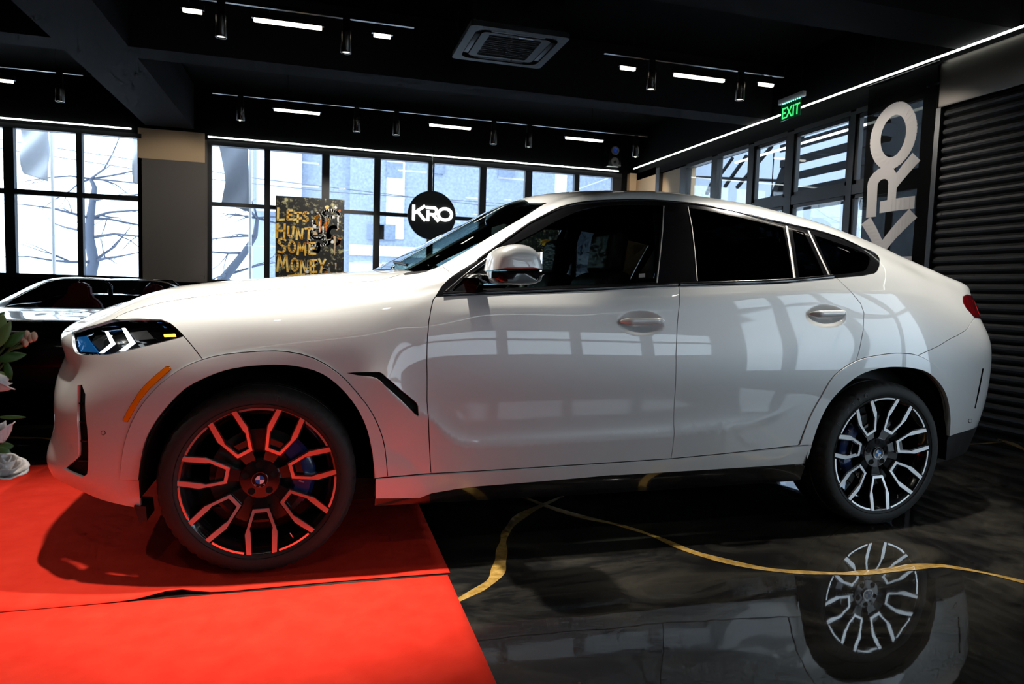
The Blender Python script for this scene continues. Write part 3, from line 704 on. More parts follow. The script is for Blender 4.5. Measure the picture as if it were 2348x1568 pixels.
# ------------------------------------------------------------------ wall loudspeaker in the corner
M['cone_blue'] = mat('glowing_blue_driver_cone', (0.02, 0.08, 0.42), 0.4, emit=(.02, .08, .5), estr=.12); M['cone_grey'] = mat('grey_driver_cone', (0.33, 0.33, 0.34), 0.5)  # blue cone brightened by an added glow; the driver is no lamp
a = at(1411, 345, 'y', 8.33); b = at(1412, 371, 'y', 8.33)
spk = tag(empty('loudspeaker', (a.x, 8.33, (a.z+b.z)/2)), 'black wall loudspeaker with a blue and a grey driver in the corner', 'loudspeaker')
hz = (a.z-b.z)/2
box('cabinet', -.13, .13, .004, YB-8.335, -.185, .19, M['lamp_black'], spk, bevel=.01)
for nm, z, m in (('driver', hz, 'cone_blue'), ('driver', -hz, 'cone_grey')):
    lathe(nm, [(.0, -.012), (.018, -.010), (.026, .002), (.05, -.004)], M[m if z > 0 else 'liner'] if z > 0 else M['lamp_black'], spk, n=32, centre=(0, 0, z)); lathe('driver_ring', [(.026 if z < 0 else .05, -.002), (.05 if z < 0 else .062, -.010), (.078, -.008), (.082, .004)], M['cone_grey'], spk, n=32, centre=(0, 0, z))

# ------------------------------------------------------------------ canvases on the window ledge
M['canvas_side'] = mat('canvas_edge', (0.02, 0.02, 0.02), 0.7)
cv = M['canvas'] = mat('spattered_black_canvas', (0.01, 0.01, 0.01), 0.5)
noise_mix(cv, (0.010, 0.010, 0.010), (0.60, 0.56, 0.30), 9.0, 12, .53, .60, rough=.8)
M['brush_gold'] = mat('glowing_gold_brush_paint', (0.85, 0.50, 0.05), 0.45, emit=(.9, .55, .08), estr=.06); noise_mix(M['brush_gold'], (0.80, 0.42, 0.03), (0.90, 0.72, 0.28), 8, 4)  # gold paint with a faint glow added to its colour
M['brush_white'] = mat('white_brush_paint', (0.88, 0.88, 0.86), 0.5); M['brush_grey'] = mat('grey_brush_paint', (0.25, 0.26, 0.27), 0.5); M['brush_cream'] = mat('cream_brush_paint', (0.62, 0.46, 0.28), 0.5); M['brush_orange'] = mat('orange_brush_paint', (0.75, 0.2, 0.02), 0.5); M['brush_black'] = mat('black_brush_paint', (0.008, 0.008, 0.008), .5)
FONT = {'L': [[(.1, 1), (.08, .02), (.6, .08)]], 'E': [[(.62, .98), (.12, .93), (.1, .03), (.66, .06)], [(.1, .5), (.52, .54)]], 'T': [[(.02, .93), (.72, 1.0)], [(.38, .96), (.33, 0)]],
        'S': [[(.62, .86), (.45, .98), (.2, .93), (.12, .72), (.3, .55), (.52, .45), (.58, .22), (.4, .04), (.1, .1)]], 'H': [[(.1, 1), (.06, 0)], [(.62, 1), (.58, 0)], [(.08, .5), (.6, .52)]],
        'U': [[(.1, .95), (.08, .25), (.3, .02), (.52, .2), (.58, .98)]], 'N': [[(.06, 0), (.12, .97), (.52, .06), (.6, 1)]], 'O': [arc(.34, .48, .28, .46, 90, 450, 12)],
        'M': [[(.04, 0), (.16, 1), (.4, .35), (.66, 1), (.76, 0)]], 'Y': [[(.04, 1), (.32, .5), (.62, 1)], [(.32, .5), (.22, -.05)]]}
def poster(loc, W_, H_, label, text):
    e = tag(empty('canvas_print', loc), label, 'artwork'); box('canvas', 0, W_, 0, .035, 0, H_, M['canvas'], e)
    fr = lambda u, v, h: (u, h, v)
    def blob(name, cx, cz, rx, rz, m, h, seed, wob=.25, n=26):
        rnd = random.Random(seed); ph = [rnd.uniform(0, 6.28) for _ in range(3)]
        pts = [(cx+rx*math.cos(t)*(1+wob*(.5*math.sin(3*t+ph[0])+.4*math.sin(5*t+ph[1]))), cz+rz*math.sin(t)*(1+wob*(.5*math.sin(2*t+ph[2])+.4*math.sin(7*t+ph[0])))) for t in [2*math.pi*k/n for k in range(n)]]
        prism(name, pts, -h, 0, M[m], e, frame=fr)
    rs = random.Random(int(W_*1000)+5); pal = ['brush_white', 'brush_grey', 'brush_white', 'brush_cream', 'brush_gold', 'brush_white', 'brush_black', 'brush_grey', 'brush_white', 'brush_orange']
    for k in range(15):                        # broken rings, drips and dots, densest on the right half
        r1, r2 = rs.uniform(.04, .13)*W_, rs.uniform(.03, .12)*H_*.8; cx, cz = rs.uniform(.46*W_+r1, .97*W_-r1), rs.uniform(.03*H_+r2, .97*H_-r2); a0 = rs.uniform(0, 360)
        bm = bmesh.new(); strokes_mesh(bm, [arc(cx, cz, r1, r2, a0, a0+rs.uniform(150, 330), 18)], rs.uniform(.02, .06), -.002-.0005*k, 0, fr); bmesh.ops.recalc_face_normals(bm, faces=bm.faces[:]); bm_obj('paint_ring', bm, M[pal[k % 10]], e)
    for k in range(14):
        cx, cz = rs.uniform(.44, .95)*W_, rs.uniform(.1, .92)*H_; L2 = min(rs.uniform(.04, .22)*H_, cz-.02*H_); bm = bmesh.new(); strokes_mesh(bm, [[(cx, cz, .03), (cx+.004, cz-L2*.5, .022), (cx, cz-L2, .012)]], .02, -.0102-.0003*k, 0, fr); bmesh.ops.recalc_face_normals(bm, faces=bm.faces[:]); bm_obj('paint_drip', bm, M[pal[(k*3) % 10]], e)
    for k in range(18):
        rr = rs.uniform(.010, .035); blob('paint_dot', rs.uniform(.42, .95)*W_, rs.uniform(.05, .95)*H_, rr, rr, pal[(k*7) % 10], .0148+.0002*k, k, wob=.3, n=12)
    if text:
        for word, u0, v0, hh, cw in text:
            bm = bmesh.new(); x = u0
            for k, chh in enumerate(word):
                s = hh*(1.0 if k == 0 else .80); strokes_mesh(bm, [[(x+px_*cw*s, v0+.02*math.sin(k*2.1)+pz_*s) for px_, pz_ in st] for st in FONT[chh]], .034, -.013, -.0005, fr); x += cw*s*(.92 if chh == 'M' else .74)+.012
            bmesh.ops.recalc_face_normals(bm, faces=bm.faces[:]); bm_obj('painted_word', bm, M['brush_gold'], e)
        for (a_, b_) in (((.25*W_, .735*H_), (.37*W_, .765*H_)), ((.18*W_, .10*H_), (.42*W_, .125*H_))):
            bm = bmesh.new(); strokes_mesh(bm, [[a_, b_]], .035, -.013, -.0005, fr); bmesh.ops.recalc_face_normals(bm, faces=bm.faces[:]); bm_obj('brush_stroke', bm, M['brush_gold'], e)
    return e
yP = 8.42; a, b = at(632, 448, 'y', yP), at(790, 457, 'y', yP); W_ = b.x-a.x; H_ = a.z-1.125
zf = lambda py: at(640, py, 'y', yP).z-1.125
poster((a.x, yP, 1.125), W_, H_, 'black and gold graffiti canvas lettered LETS HUNT SOME MONEY on the window ledge', [('LETS', .02*W_, zf(505), zf(477)-zf(505), .95), ('HUNT', .01*W_, zf(545), zf(513)-zf(545), .95), ('SOME', .02*W_, zf(580), zf(546)-zf(580), .92), ('MONEY', .02*W_, zf(622), zf(585)-zf(622), .86)])
a = at(1195, 540, 'y', yP); poster((a.x-.25, yP, 1.125), 1.05, 1.25, 'second graffiti canvas on the window ledge seen through the white car windows', None)

# ------------------------------------------------------------------ flowers by the left edge
M['petal'] = mat('white_petal', (0.80, 0.74, 0.72), 0.6); M['leaf'] = mat('green_leaf', (0.05, 0.12, 0.02), 0.45); M['leaf_pale'] = mat('pale_green_leaf', (0.16, 0.22, 0.06), 0.5); M['bud'] = mat('salmon_bud', (0.68, 0.40, 0.28), 0.6); M['stem'] = mat('green_stem', (0.06, 0.10, 0.03), .6); M['vase'] = mat('white_ceramic', (0.7, 0.7, 0.7), 0.25)
yFl = -1.95; base = Vector((-.74, yFl, .62))
fw = tag(empty('flower_arrangement', (base.x, base.y, .0035)), 'white roses with green leaves at the left edge of the picture', 'flowers')
rel = lambda p: Vector(p)-Vector((base.x, base.y, 0))
lathe('pedestal', [(0, 0), (.07, 0), (.07, .015), (.03, .03), (.025, .40), (.06, .415), (.06, .43), (0, .43)], M['vase'], fw, n=32, axis='z'); lathe('vase', [(0, .43), (.035, .43), (.05, .47), (.05, .54), (.03, .60), (.04, .63), (.036, .63), (.026, .60), (.0, .58)], M['vase'], fw, n=32, axis='z')
def leaf(c, d, up, L_, wd, m, seed=0):
    c, d = Vector(c), Vector(d).normalized(); s = d.cross(Vector(up)).normalized(); n = s.cross(d); bm = bmesh.new(); rows = []
    for i in range(9):
        t = i/8; w2 = wd*math.sin(math.pi*min(1, t*.97+.02))**.8; p = c+d*(L_*t)+n*(-.25*L_*t*t); rows.append([bm.verts.new(p-s*w2+n*w2*.25), bm.verts.new(p), bm.verts.new(p+s*w2+n*w2*.25)])
    for a_, b_ in zip(rows[:-1], rows[1:]): bm.faces.new((a_[0], a_[1], b_[1], b_[0])); bm.faces.new((a_[1], a_[2], b_[2], b_[1]))
    o = bm_obj('leaf', bm, m, fw, smooth=True); sd = o.modifiers.new('body', 'SOLIDIFY'); sd.thickness = .0012
def rose(c, R_, seed):
    rnd = random.Random(seed); e = empty('rose', rel(c), fw); e['label'] = 'white rose'
    for ring, (k, rad, top, flare) in enumerate(((3, .22, .95, .05), (4, .42, .90, .12), (5, .66, .74, .28), (6, .92, .48, .50))):
        for j in range(k):
            a0 = 2*math.pi*(j+.5*ring)/k+rnd.uniform(-.2, .2); bm = bmesh.new(); rows = []; sp = 2*math.pi/k*.72
            for i in range(7):
                t = i/6; row = []
                for q in (-1, -.66, -.33, 0, .33, .66, 1):
                    tip = t*(1-.22*q*q); r2 = R_*rad*(math.sin(min(1, tip*1.3)*1.57)*.95+.08)+R_*flare*max(0, tip-.7)*1.6; z2 = R_*(-.45+(top+.45)*tip-flare*.9*max(0, tip-.75)*2)
                    aa = a0+q*sp*(.55+.45*math.sin(min(1, t*1.4)*1.57)); row.append(bm.verts.new((r2*math.cos(aa), r2*math.sin(aa), z2+R_*.03*math.sin(q*5+j))))
                rows.append(row)
            for a_, b_ in zip(rows[:-1], rows[1:]):
                for q in range(6): bm.faces.new((a_[q], a_[q+1], b_[q+1], b_[q]))
            o = bm_obj('petal', bm, M['petal'], e, smooth=True); sd = o.modifiers.new('body', 'SOLIDIFY'); sd.thickness = .0012
    e.rotation_euler = (rnd.uniform(.2, .6), rnd.uniform(.1, .5), rnd.uniform(0, 6)); return e
fp = lambda x, y, dy=0: at(x, y, 'y', yFl+dy)
for k, (x, y, r_) in enumerate(((8, 1082, .042), (-2, 1003, .036), (-8, 888, .030), (-50, 930, .04), (-48, 1040, .04))):
    p = fp(x, y, .01*k); rose(p, r_, k+2); q = rel(p); tube('stem', [q, q*.5+Vector((0, 0, .30)), Vector((0, 0, .58))], .0035, M['stem'], fw, n=5)
for k, (x, y, dx, dz, L_, wd, m) in enumerate(((-5, 800, .4, 1, .10, .020, 'leaf_pale'), (10, 800, .8, .8, .085, .018, 'leaf'), (-8, 830, 1, .3, .09, .018, 'leaf'), (14, 832, .2, -1, .07, .013, 'leaf'), (25, 800, 1, .5, .06, .016, 'leaf_pale'), (0, 760, .1, 1, .06, .017, 'leaf_pale'), (-4, 960, 1, .02, .085, .007, 'leaf'), (-4, 1030, .6, -.6, .055, .018, 'leaf'), (-6, 1030, .9, .1, .05, .016, 'leaf'), (-30, 770, .5, .8, .10, .02, 'leaf'), (-20, 860, .9, -.2, .06, .015, 'leaf_pale'))):
    p = rel(fp(x, y, .006*k)); leaf(p, (dx, -.15+.1*(k % 3), dz), (.1, -1, .25), L_*.62, wd*.62, M[m]); tube('stem', [p, p*.5+Vector((0, 0, .3)), Vector((0, 0, .58))], .0022, M['stem'], fw, n=5)
for k, (x, y) in enumerate(((52, 778), (62, 772), (70, 778), (58, 788), (78, 775))):
    p = rel(fp(x, y, .02)); bm = bmesh.new(); bmesh.ops.create_icosphere(bm, subdivisions=2, radius=.009); 
    for v in bm.verts: v.co = Vector((v.co.x*.8, v.co.y*.8, v.co.z*1.3))+p
    bm_obj('bud', bm, M['bud'], fw, smooth=True); tube('stem', [p, rel(fp(20, 810, .02)), p*.5+Vector((0, 0, .3)), Vector((0, 0, .58))], .0018, M['stem'], fw, n=5)
# ================================================================== the white car
# guide curves: (station, x, half width, z), from the sill edge up to the centre line
G = [
 # g0 lower edge
 [(-1.3,-.84,0,.36),(-1.15,-.832,.3,.36),(-1.0,-.82,.5,.36),(-.88,-.80,.655,.355),(-.78,-.75,.73,.342),(-.68,-.675,.785,.32),(-.55,-.558,.86,.288),(-.4,-.4,.92,.268),(-.2,-.2,.925,.25),(.3,.3,.925,.235),(1,1,.905,.225),(2.5,2.5,.905,.235),(3.0,3.0,.91,.27),(3.4,3.4,.90,.29),(3.6,3.6,.85,.30),(3.75,3.74,.79,.315),(3.9,3.82,.72,.335),(4.1,3.89,.58,.345),(4.3,3.94,.37,.35),(4.6,3.96,0,.35)],
 # g1
 [(-1.3,-.872,0,.45),(-1.15,-.866,.3,.45),(-1.0,-.85,.512,.44),(-.88,-.816,.672,.425),(-.78,-.766,.752,.41),(-.68,-.69,.818,.395),(-.55,-.563,.888,.38),(-.4,-.4,.935,.37),(-.2,-.2,.95,.365),(.3,.3,.952,.355),(1,1,.95,.345),(2.5,2.5,.95,.365),(3.0,3.0,.95,.40),(3.4,3.4,.94,.42),(3.6,3.6,.892,.44),(3.75,3.75,.832,.465),(3.9,3.842,.758,.49),(4.1,3.927,.62,.5),(4.3,3.982,.4,.5),(4.6,4.008,0,.5)],
 # g2
 [(-1.3,-.883,0,.57),(-1.15,-.877,.3,.565),(-1.0,-.858,.518,.55),(-.88,-.82,.678,.525),(-.78,-.77,.762,.505),(-.68,-.694,.834,.495),(-.55,-.565,.90,.49),(-.4,-.4,.945,.49),(-.2,-.2,.968,.50),(.3,.3,.972,.51),(.6,.6,.962,.51),(1,1,.960,.515),(1.6,1.6,.960,.525),(2.2,2.2,.966,.535),(2.6,2.6,.975,.55),(3.0,3.0,.98,.56),(3.4,3.4,.95,.57),(3.6,3.6,.908,.59),(3.75,3.763,.85,.61),(3.9,3.868,.775,.63),(4.1,3.958,.64,.64),(4.3,4.013,.42,.64),(4.6,4.042,0,.64)],
 # g3
 [(-1.3,-.887,0,.7),(-1.15,-.884,.3,.69),(-1.0,-.866,.514,.665),(-.88,-.824,.674,.635),(-.78,-.775,.764,.615),(-.68,-.70,.84,.605),(-.55,-.565,.905,.605),(-.4,-.4,.95,.62),(-.2,-.2,.98,.65),(.3,.3,.985,.69),(.6,.6,.982,.70),(1,1,.982,.705),(1.6,1.6,.983,.715),(2.2,2.2,.985,.725),(2.6,2.6,.987,.735),(3.0,3.0,.988,.76),(3.4,3.4,.952,.765),(3.6,3.6,.914,.775),(3.75,3.768,.855,.785),(3.9,3.878,.78,.79),(4.1,3.963,.65,.795),(4.3,4.018,.42,.795),(4.6,4.048,0,.795)],
 # g4
 [(-1.3,-.884,0,.80),(-1.15,-.879,.3,.785),(-1.0,-.86,.508,.755),(-.88,-.812,.66,.72),(-.78,-.762,.75,.705),(-.68,-.693,.828,.70),(-.55,-.565,.898,.715),(-.4,-.4,.945,.74),(-.2,-.2,.975,.775),(.3,.3,.984,.825),(.6,.6,.976,.86),(1,1,.975,.88),(1.6,1.6,.975,.895),(2.2,2.2,.977,.91),(2.6,2.6,.979,.925),(3.0,3.0,.982,.945),(3.4,3.4,.942,.935),(3.6,3.6,.904,.93),(3.75,3.758,.85,.925),(3.9,3.865,.78,.92),(4.1,3.95,.65,.915),(4.3,4.008,.42,.91),(4.6,4.038,0,.91)],
 # g5
 [(-1.3,-.874,0,.86),(-1.15,-.868,.29,.85),(-1.0,-.848,.495,.825),(-.88,-.797,.645,.79),(-.78,-.745,.735,.78),(-.68,-.68,.812,.785),(-.55,-.558,.882,.81),(-.4,-.4,.928,.84),(-.2,-.2,.957,.88),(.3,.3,.97,.945),(.6,.6,.961,.99),(1,1,.957,1.02),(1.6,1.6,.956,1.04),(2.2,2.2,.955,1.065),(2.6,2.6,.954,1.085),(3.0,3.0,.952,1.10),(3.4,3.4,.905,1.085),(3.6,3.59,.868,1.06),(3.75,3.73,.823,1.035),(3.9,3.838,.758,1.015),(4.1,3.934,.64,1.0),(4.3,3.993,.42,.99),(4.6,4.023,0,.99)],
 # g6 belt / fender shoulder
 [(-1.3,-.864,0,.905),(-1.15,-.858,.28,.895),(-1.0,-.836,.475,.878),(-.88,-.788,.625,.855),(-.78,-.738,.717,.85),(-.68,-.668,.795,.86),(-.55,-.552,.862,.888),(-.4,-.4,.903,.925),(-.2,-.2,.93,.97),(0,0,.942,.995),(.3,.3,.946,1.03),(.5,.58,.942,1.075),(.6,.66,.938,1.095),(.75,.78,.934,1.11),(1,1,.93,1.125),(1.4,1.4,.926,1.150),(1.8,1.8,.924,1.178),(2.2,2.2,.922,1.205),(2.6,2.6,.918,1.225),(3.0,3.0,.903,1.225),(3.2,3.2,.878,1.215),(3.4,3.4,.842,1.19),(3.6,3.57,.815,1.155),(3.75,3.705,.78,1.125),(3.9,3.812,.727,1.1),(4.1,3.917,.618,1.08),(4.3,3.982,.41,1.07),(4.6,4.012,0,1.065)],
 # g7
 [(-1.3,-.848,0,.932),(-1.15,-.842,.26,.926),(-1.0,-.82,.455,.912),(-.88,-.772,.60,.9),(-.78,-.722,.69,.902),(-.68,-.655,.765,.914),(-.55,-.545,.823,.946),(-.4,-.4,.86,.987),(-.2,-.2,.886,1.03),(0,0,.896,1.058),(.3,.3,.905,1.09),(.5,.59,.915,1.12),(.6,.68,.915,1.14),(.75,.80,.902,1.17),(1,1.02,.866,1.245),(1.3,1.3,.838,1.335),(1.6,1.6,.818,1.38),(1.9,1.9,.812,1.395),(2.4,2.4,.815,1.39),(2.8,2.8,.832,1.36),(3.0,3.0,.835,1.335),(3.2,3.2,.813,1.305),(3.4,3.4,.782,1.262),(3.6,3.57,.757,1.225),(3.75,3.70,.737,1.188),(3.9,3.808,.693,1.165),(4.1,3.918,.6,1.15),(4.3,3.983,.4,1.14),(4.6,4.013,0,1.135)],
 # g8 hood edge / roof rail
 [(-1.3,-.82,0,.957),(-1.15,-.813,.23,.952),(-1.0,-.788,.41,.945),(-.88,-.745,.55,.94),(-.78,-.695,.64,.948),(-.68,-.632,.708,.965),(-.55,-.535,.76,1.0),(-.4,-.4,.785,1.045),(-.2,-.2,.8,1.083),(0,0,.805,1.11),(.3,.32,.815,1.146),(.5,.60,.875,1.168),(.6,.70,.892,1.178),(.75,.82,.868,1.232),(1,1.03,.806,1.38),(1.2,1.21,.772,1.492),(1.3,1.3,.752,1.535),(1.4,1.4,.735,1.562),(1.6,1.61,.715,1.587),(1.9,1.9,.705,1.597),(2.2,2.2,.704,1.578),(2.4,2.4,.708,1.545),(2.65,2.65,.718,1.51),(2.85,2.85,.735,1.465),(3.0,3.0,.742,1.425),(3.2,3.2,.722,1.375),(3.4,3.4,.697,1.325),(3.6,3.58,.68,1.288),(3.75,3.71,.67,1.252),(3.9,3.824,.642,1.227),(4.1,3.924,.568,1.206),(4.3,3.988,.38,1.196),(4.6,4.018,0,1.19)],
 # g9 hood crown / screen edge / roof crest
 [(-1.3,-.78,0,.98),(-1.15,-.772,.2,.978),(-1.0,-.746,.355,.976),(-.88,-.703,.46,.98),(-.78,-.655,.525,.993),(-.68,-.6,.565,1.015),(-.55,-.515,.59,1.055),(-.4,-.4,.6,1.092),(-.2,-.2,.605,1.128),(0,0,.615,1.152),(.3,.36,.66,1.19),(.5,.575,.735,1.203),(.6,.67,.78,1.217),(.75,.785,.757,1.275),(1,1.0,.697,1.405),(1.2,1.18,.645,1.513),(1.3,1.28,.615,1.57),(1.4,1.4,.6,1.603),(1.6,1.6,.592,1.642),(1.9,1.9,.586,1.659),(2.2,2.2,.582,1.645),(2.4,2.4,.582,1.628),(2.65,2.65,.582,1.592),(2.85,2.85,.582,1.556),(3.0,3.0,.582,1.519),(3.2,3.2,.582,1.468),(3.4,3.4,.582,1.403),(3.6,3.6,.58,1.343),(3.75,3.745,.58,1.298),(3.9,3.858,.565,1.272),(4.1,3.944,.518,1.25),(4.3,4.003,.36,1.238),(4.6,4.03,0,1.232)],
 # g10
 [(-1.3,-.72,0,1.012),(-1.15,-.714,.14,1.012),(-1.0,-.69,.25,1.013),(-.88,-.655,.315,1.022),(-.78,-.615,.345,1.036),(-.68,-.565,.36,1.055),(-.55,-.49,.37,1.085),(-.4,-.385,.375,1.115),(-.2,-.2,.38,1.143),(0,0,.385,1.166),(.3,.30,.39,1.2),(.45,.43,.395,1.212),(.5,.48,.4,1.216),(.55,.525,.403,1.222),(.6,.57,.405,1.242),(.75,.70,.40,1.315),(1,.945,.38,1.452),(1.2,1.15,.36,1.565),(1.3,1.258,.348,1.622),(1.4,1.38,.34,1.651),(1.6,1.6,.332,1.679),(1.9,1.9,.33,1.686),(2.2,2.2,.33,1.676),(2.4,2.4,.33,1.66),(2.65,2.65,.33,1.628),(2.85,2.85,.33,1.592),(3.0,3.0,.33,1.557),(3.2,3.2,.33,1.507),(3.4,3.4,.33,1.446),(3.6,3.61,.33,1.382),(3.75,3.755,.33,1.335),(3.9,3.868,.325,1.303),(4.1,3.95,.3,1.282),(4.3,4.008,.22,1.268),(4.6,4.034,0,1.26)],
 # g11 centre line
 [(-1.3,-.64,0,1.045),(-1.15,-.637,0,1.046),(-1.0,-.625,0,1.05),(-.88,-.6,0,1.058),(-.78,-.565,0,1.07),(-.68,-.525,0,1.083),(-.55,-.46,0,1.102),(-.4,-.37,0,1.122),(-.2,-.2,0,1.146),(0,0,0,1.17),(.3,.28,0,1.205),(.45,.405,0,1.218),(.5,.45,0,1.222),(.55,.495,0,1.23),(.6,.54,0,1.252),(.75,.67,0,1.325),(1,.92,0,1.468),(1.2,1.135,0,1.585),(1.3,1.25,0,1.637),(1.4,1.375,0,1.666),(1.6,1.6,0,1.693),(1.9,1.9,0,1.7),(2.2,2.2,0,1.69),(2.4,2.4,0,1.674),(2.65,2.65,0,1.642),(2.85,2.85,0,1.607),(3.0,3.0,0,1.573),(3.2,3.2,0,1.523),(3.4,3.4,0,1.463),(3.6,3.615,0,1.397),(3.75,3.76,0,1.35),(3.9,3.875,0,1.317),(4.1,3.955,0,1.295),(4.3,4.012,0,1.28),(4.6,4.038,0,1.272)],
]
for gi, dx in ((0, -.008), (1, -.004), (2, .030), (3, .034), (4, .040), (5, .048), (6, .018)):   # hollow of the front corner under the lamp
    G[gi] = [(s_, x_+dx*float(np.interp(s_, [-.78, -.68, -.55, -.45], [1, .6, .15, 0])), w_, z_) for s_, x_, w_, z_ in G[gi]]
STN = np.concatenate([np.arange(-1.3, -.42, .065), np.arange(-.4, .40, .08), np.arange(.40, .80, .05), np.arange(.80, 3.46, .09), np.arange(3.53, 4.35, .065), [4.42, 4.51, 4.6]])
car_s = Loft(G, STN, fit=3); car_s.prepare()
US = lambda s: float(np.interp(s, STN, np.arange(len(STN))))
def tr(pts, smooth=False):
    """trace: photo pixels -> surface parameters; 2-tuples tagged ('s', s, v) are given directly"""
    return [(US(p[1]), p[2]) if p[0] == 's' else car_s.pick(*p) for p in pts]
def sm(pts, n=4): return smooth_line(pts, n)

# creases pressed into the sheet metal
def world_line(px): return np.array([[q[0], q[2]] for q in (car_s.base(np.array(u), np.array(v)) for u, v in tr(px))])
CREASE = world_line([(795, 864), (863, 868), (893, 894), (950, 947), (980, 960), (1020, 997), (1050, 1014), (1100, 1019), (1300, 1008), (1544, 991), (1680, 975), (1770, 955), (1830, 930)])
SHOULDER = world_line([(1000, 716), (1250, 703), (1552, 685), (1800, 676), (1950, 668), (2060, 672), (2190, 690)])
HANDLES = [car_s.base(*map(np.array, tr([p])[0])) for p in ((1470, 742), (1894, 726))]
CREASE = np.array(smooth_line([tuple(q) for q in CREASE], 5)); SHOULDER = np.array(smooth_line([tuple(q) for q in SHOULDER], 5))
def seg_dist(x, z, L):
    best = np.full(np.shape(x), 9.0); sg = np.zeros(np.shape(x))
    for (ax, az), (bx, bz) in zip(L[:-1], L[1:]):
        dx, dz = bx-ax, bz-az; t = np.clip(((x-ax)*dx+(z-az)*dz)/(dx*dx+dz*dz), 0, 1)
        qx, qz = x-ax-t*dx, z-az-t*dz; d = np.hypot(qx, qz); s = np.sign(dx*qz-dz*qx)
        m = d < best; best = np.where(m, d, best); sg = np.where(m, s, sg)
    return best, sg
def sstep(a, b, x):
    t = np.clip((x-a)/(b-a), 0, 1); return t*t*(3-2*t)
def car_disp(x, y, z):
    side = sstep(0.80, 0.88, -y)
    d, s = seg_dist(x, z, CREASE); A = 0.021*sstep(.30, .55, x)*(1-sstep(2.0, 2.5, x))
    out = A*np.where(s > 0, np.exp(-d/.06), np.maximum(0, 1-d/.18))
    d2, s2 = seg_dist(x, z, SHOULDER); B = 0.0045*sstep(.55, .9, x)*(1-sstep(3.2, 3.5, x))
    out = out+B*np.where(s2 > 0, np.exp(-d2/.04), np.exp(-d2/.07))
    for h in HANDLES:
        r = ((x-h[0])/.118)**2+((z-h[2])/.056)**2
        out = out-0.020*np.clip(1-r, 0, 1)**1.3*1.2
    return out*side
car_s.disp = car_disp

ARCH_F_IN = [(319, 1100), (320, 1094), (325, 1055), (337, 1006), (360, 963.6), (386.5, 929), (421, 895), (467, 870), (513, 852.6), (555, 844), (600, 840), (655, 839.5), (700, 846), (739, 859.6), (774, 885), (806, 920), (831, 961.6), (847, 1009), (857, 1073), (859, 1143)]
ARCH_F_OUT = [(275.5, 1101), (277.5, 1071), (285, 1021), (302, 971), (329, 925), (367, 883), (413, 849), (463, 826.6), (517, 814), (600, 806.7), (660, 808), (720, 823), (774, 856), (809, 891), (847, 939), (870, 984), (882.5, 1028.5), (888.8, 1093)]
ARCH_R_IN = [(1845, 1075), (1860, 1021), (1877, 971), (1899, 927.5), (1929, 893), (1968, 862.5), (2012, 847), (2055, 843), (2098, 847), (2129, 858), (2155, 884), (2170, 914.5), (2176.7, 958), (2174.5, 1001)]
ARCH_R_OUT = [(1832, 1021), (1855.7, 958), (1881.7, 910), (1912, 862.5), (1963, 828), (2020, 814.8), (2064, 811), (2105, 816.5), (2142, 838.6), (2168, 871), (2187.6, 914.5), (2194, 949), (2194, 994)]
BSEAM = [(1556, 654), (1553, 740), (1550, 810), (1546, 919), (1539.5, 1027), (1537, 1052)]
FSEAM = [(999, 681.5), (993, 689), (986, 725), (982, 758), (978.5, 832), (978.5, 919), (984, 1027), (988, 1086.5)]
HOODSEAM = [(259, 734), (274, 725), (298.5, 715), (344, 701.5), (402, 690), (459, 682), (536, 673), (600, 667), (700, 658), (804, 649), (855, 646), (886, 640), (917, 631), (943, 623)]
LAMP = [(165, 763), (197, 752), (258.6, 735), (331, 733.5), (369.6, 734.8), (388.7, 743), (404, 755.5), (421, 771.7), (408, 776.5), (331, 795.7), (274, 809), (247, 814.8), (222, 814.8), (178, 812), (171.6, 807), (166.8, 784)]
DLO_TOP = [(1015.7, 656), (1039, 634), (1096, 597), (1141, 565), (1176, 540), (1212, 515), (1248, 496), (1284, 478), (1327, 467), (1370, 462.5), (1435, 460), (1500, 461), (1552, 465), (1600, 470), (1673, 483), (1760, 504.6), (1847, 524), (1890, 535), (1934, 550), (1977, 569.7), (2004, 581)]
DLO = [(999, 681.5)]+sm(DLO_TOP, 3)+[(2012, 586), (2016.5, 594), (2016.5, 610), (2012, 621), (2004, 628), (1977, 633.4), (1916, 639), (1803.6, 650), (1673.5, 654), (1556, 657.7), (1500, 660), (1370, 667), (1240, 672.8), (1110, 677)]
GLASS_F = [(1092, 665), (1130, 594), (1166, 567), (1227, 536), (1283, 505), (1348, 480), (1413, 471.5), (1470, 470.5), (1519, 473), (1520, 478), (1506, 648), (1370, 653.5), (1240, 658.5), (1150, 662)]
GLASS_R = [(1580, 478), (1620, 484), (1673.5, 496), (1760, 515), (1795, 523.5), (1816, 638), (1700, 644), (1599, 646.5)]
GLASS_V = [(1817, 528), (1843, 534.5), (1889, 634), (1832, 637)]
GLASS_Q = [(1866, 540), (1934, 563), (1977, 579.5), (1993, 590), (1995, 600), (1990, 612), (1980, 622.5), (1933, 629), (1908, 631.5)]
TAIL = [(2233, 677), (2215.8, 676.8), (2208, 681), (2208, 695), (2215.8, 708.5), (2233, 728)]
hood_front = [('s', -1.3, 6.6), ('s', -1.15, 6.6), ('s', -1.0, 6.62), (154, 761)]
panels = []
def add(name, poly, **kw): panels.append(dict(name=name, poly=resample(poly, .03), **kw))
add('#opening', tr(sm(ARCH_F_IN, 2)) + [(tr([(859, 1143)])[0][0], 0), (tr([(319, 1100)])[0][0], 0)])
add('#opening', [(tr([(1845, 1075)])[0][0], 0)] + tr(sm(ARCH_R_IN, 3)) + [(tr([(2174.5, 1001)])[0][0]-.3, 0)])
add('headlight_lens', tr(LAMP), m='lens', gap=.0015, depth=0.02)
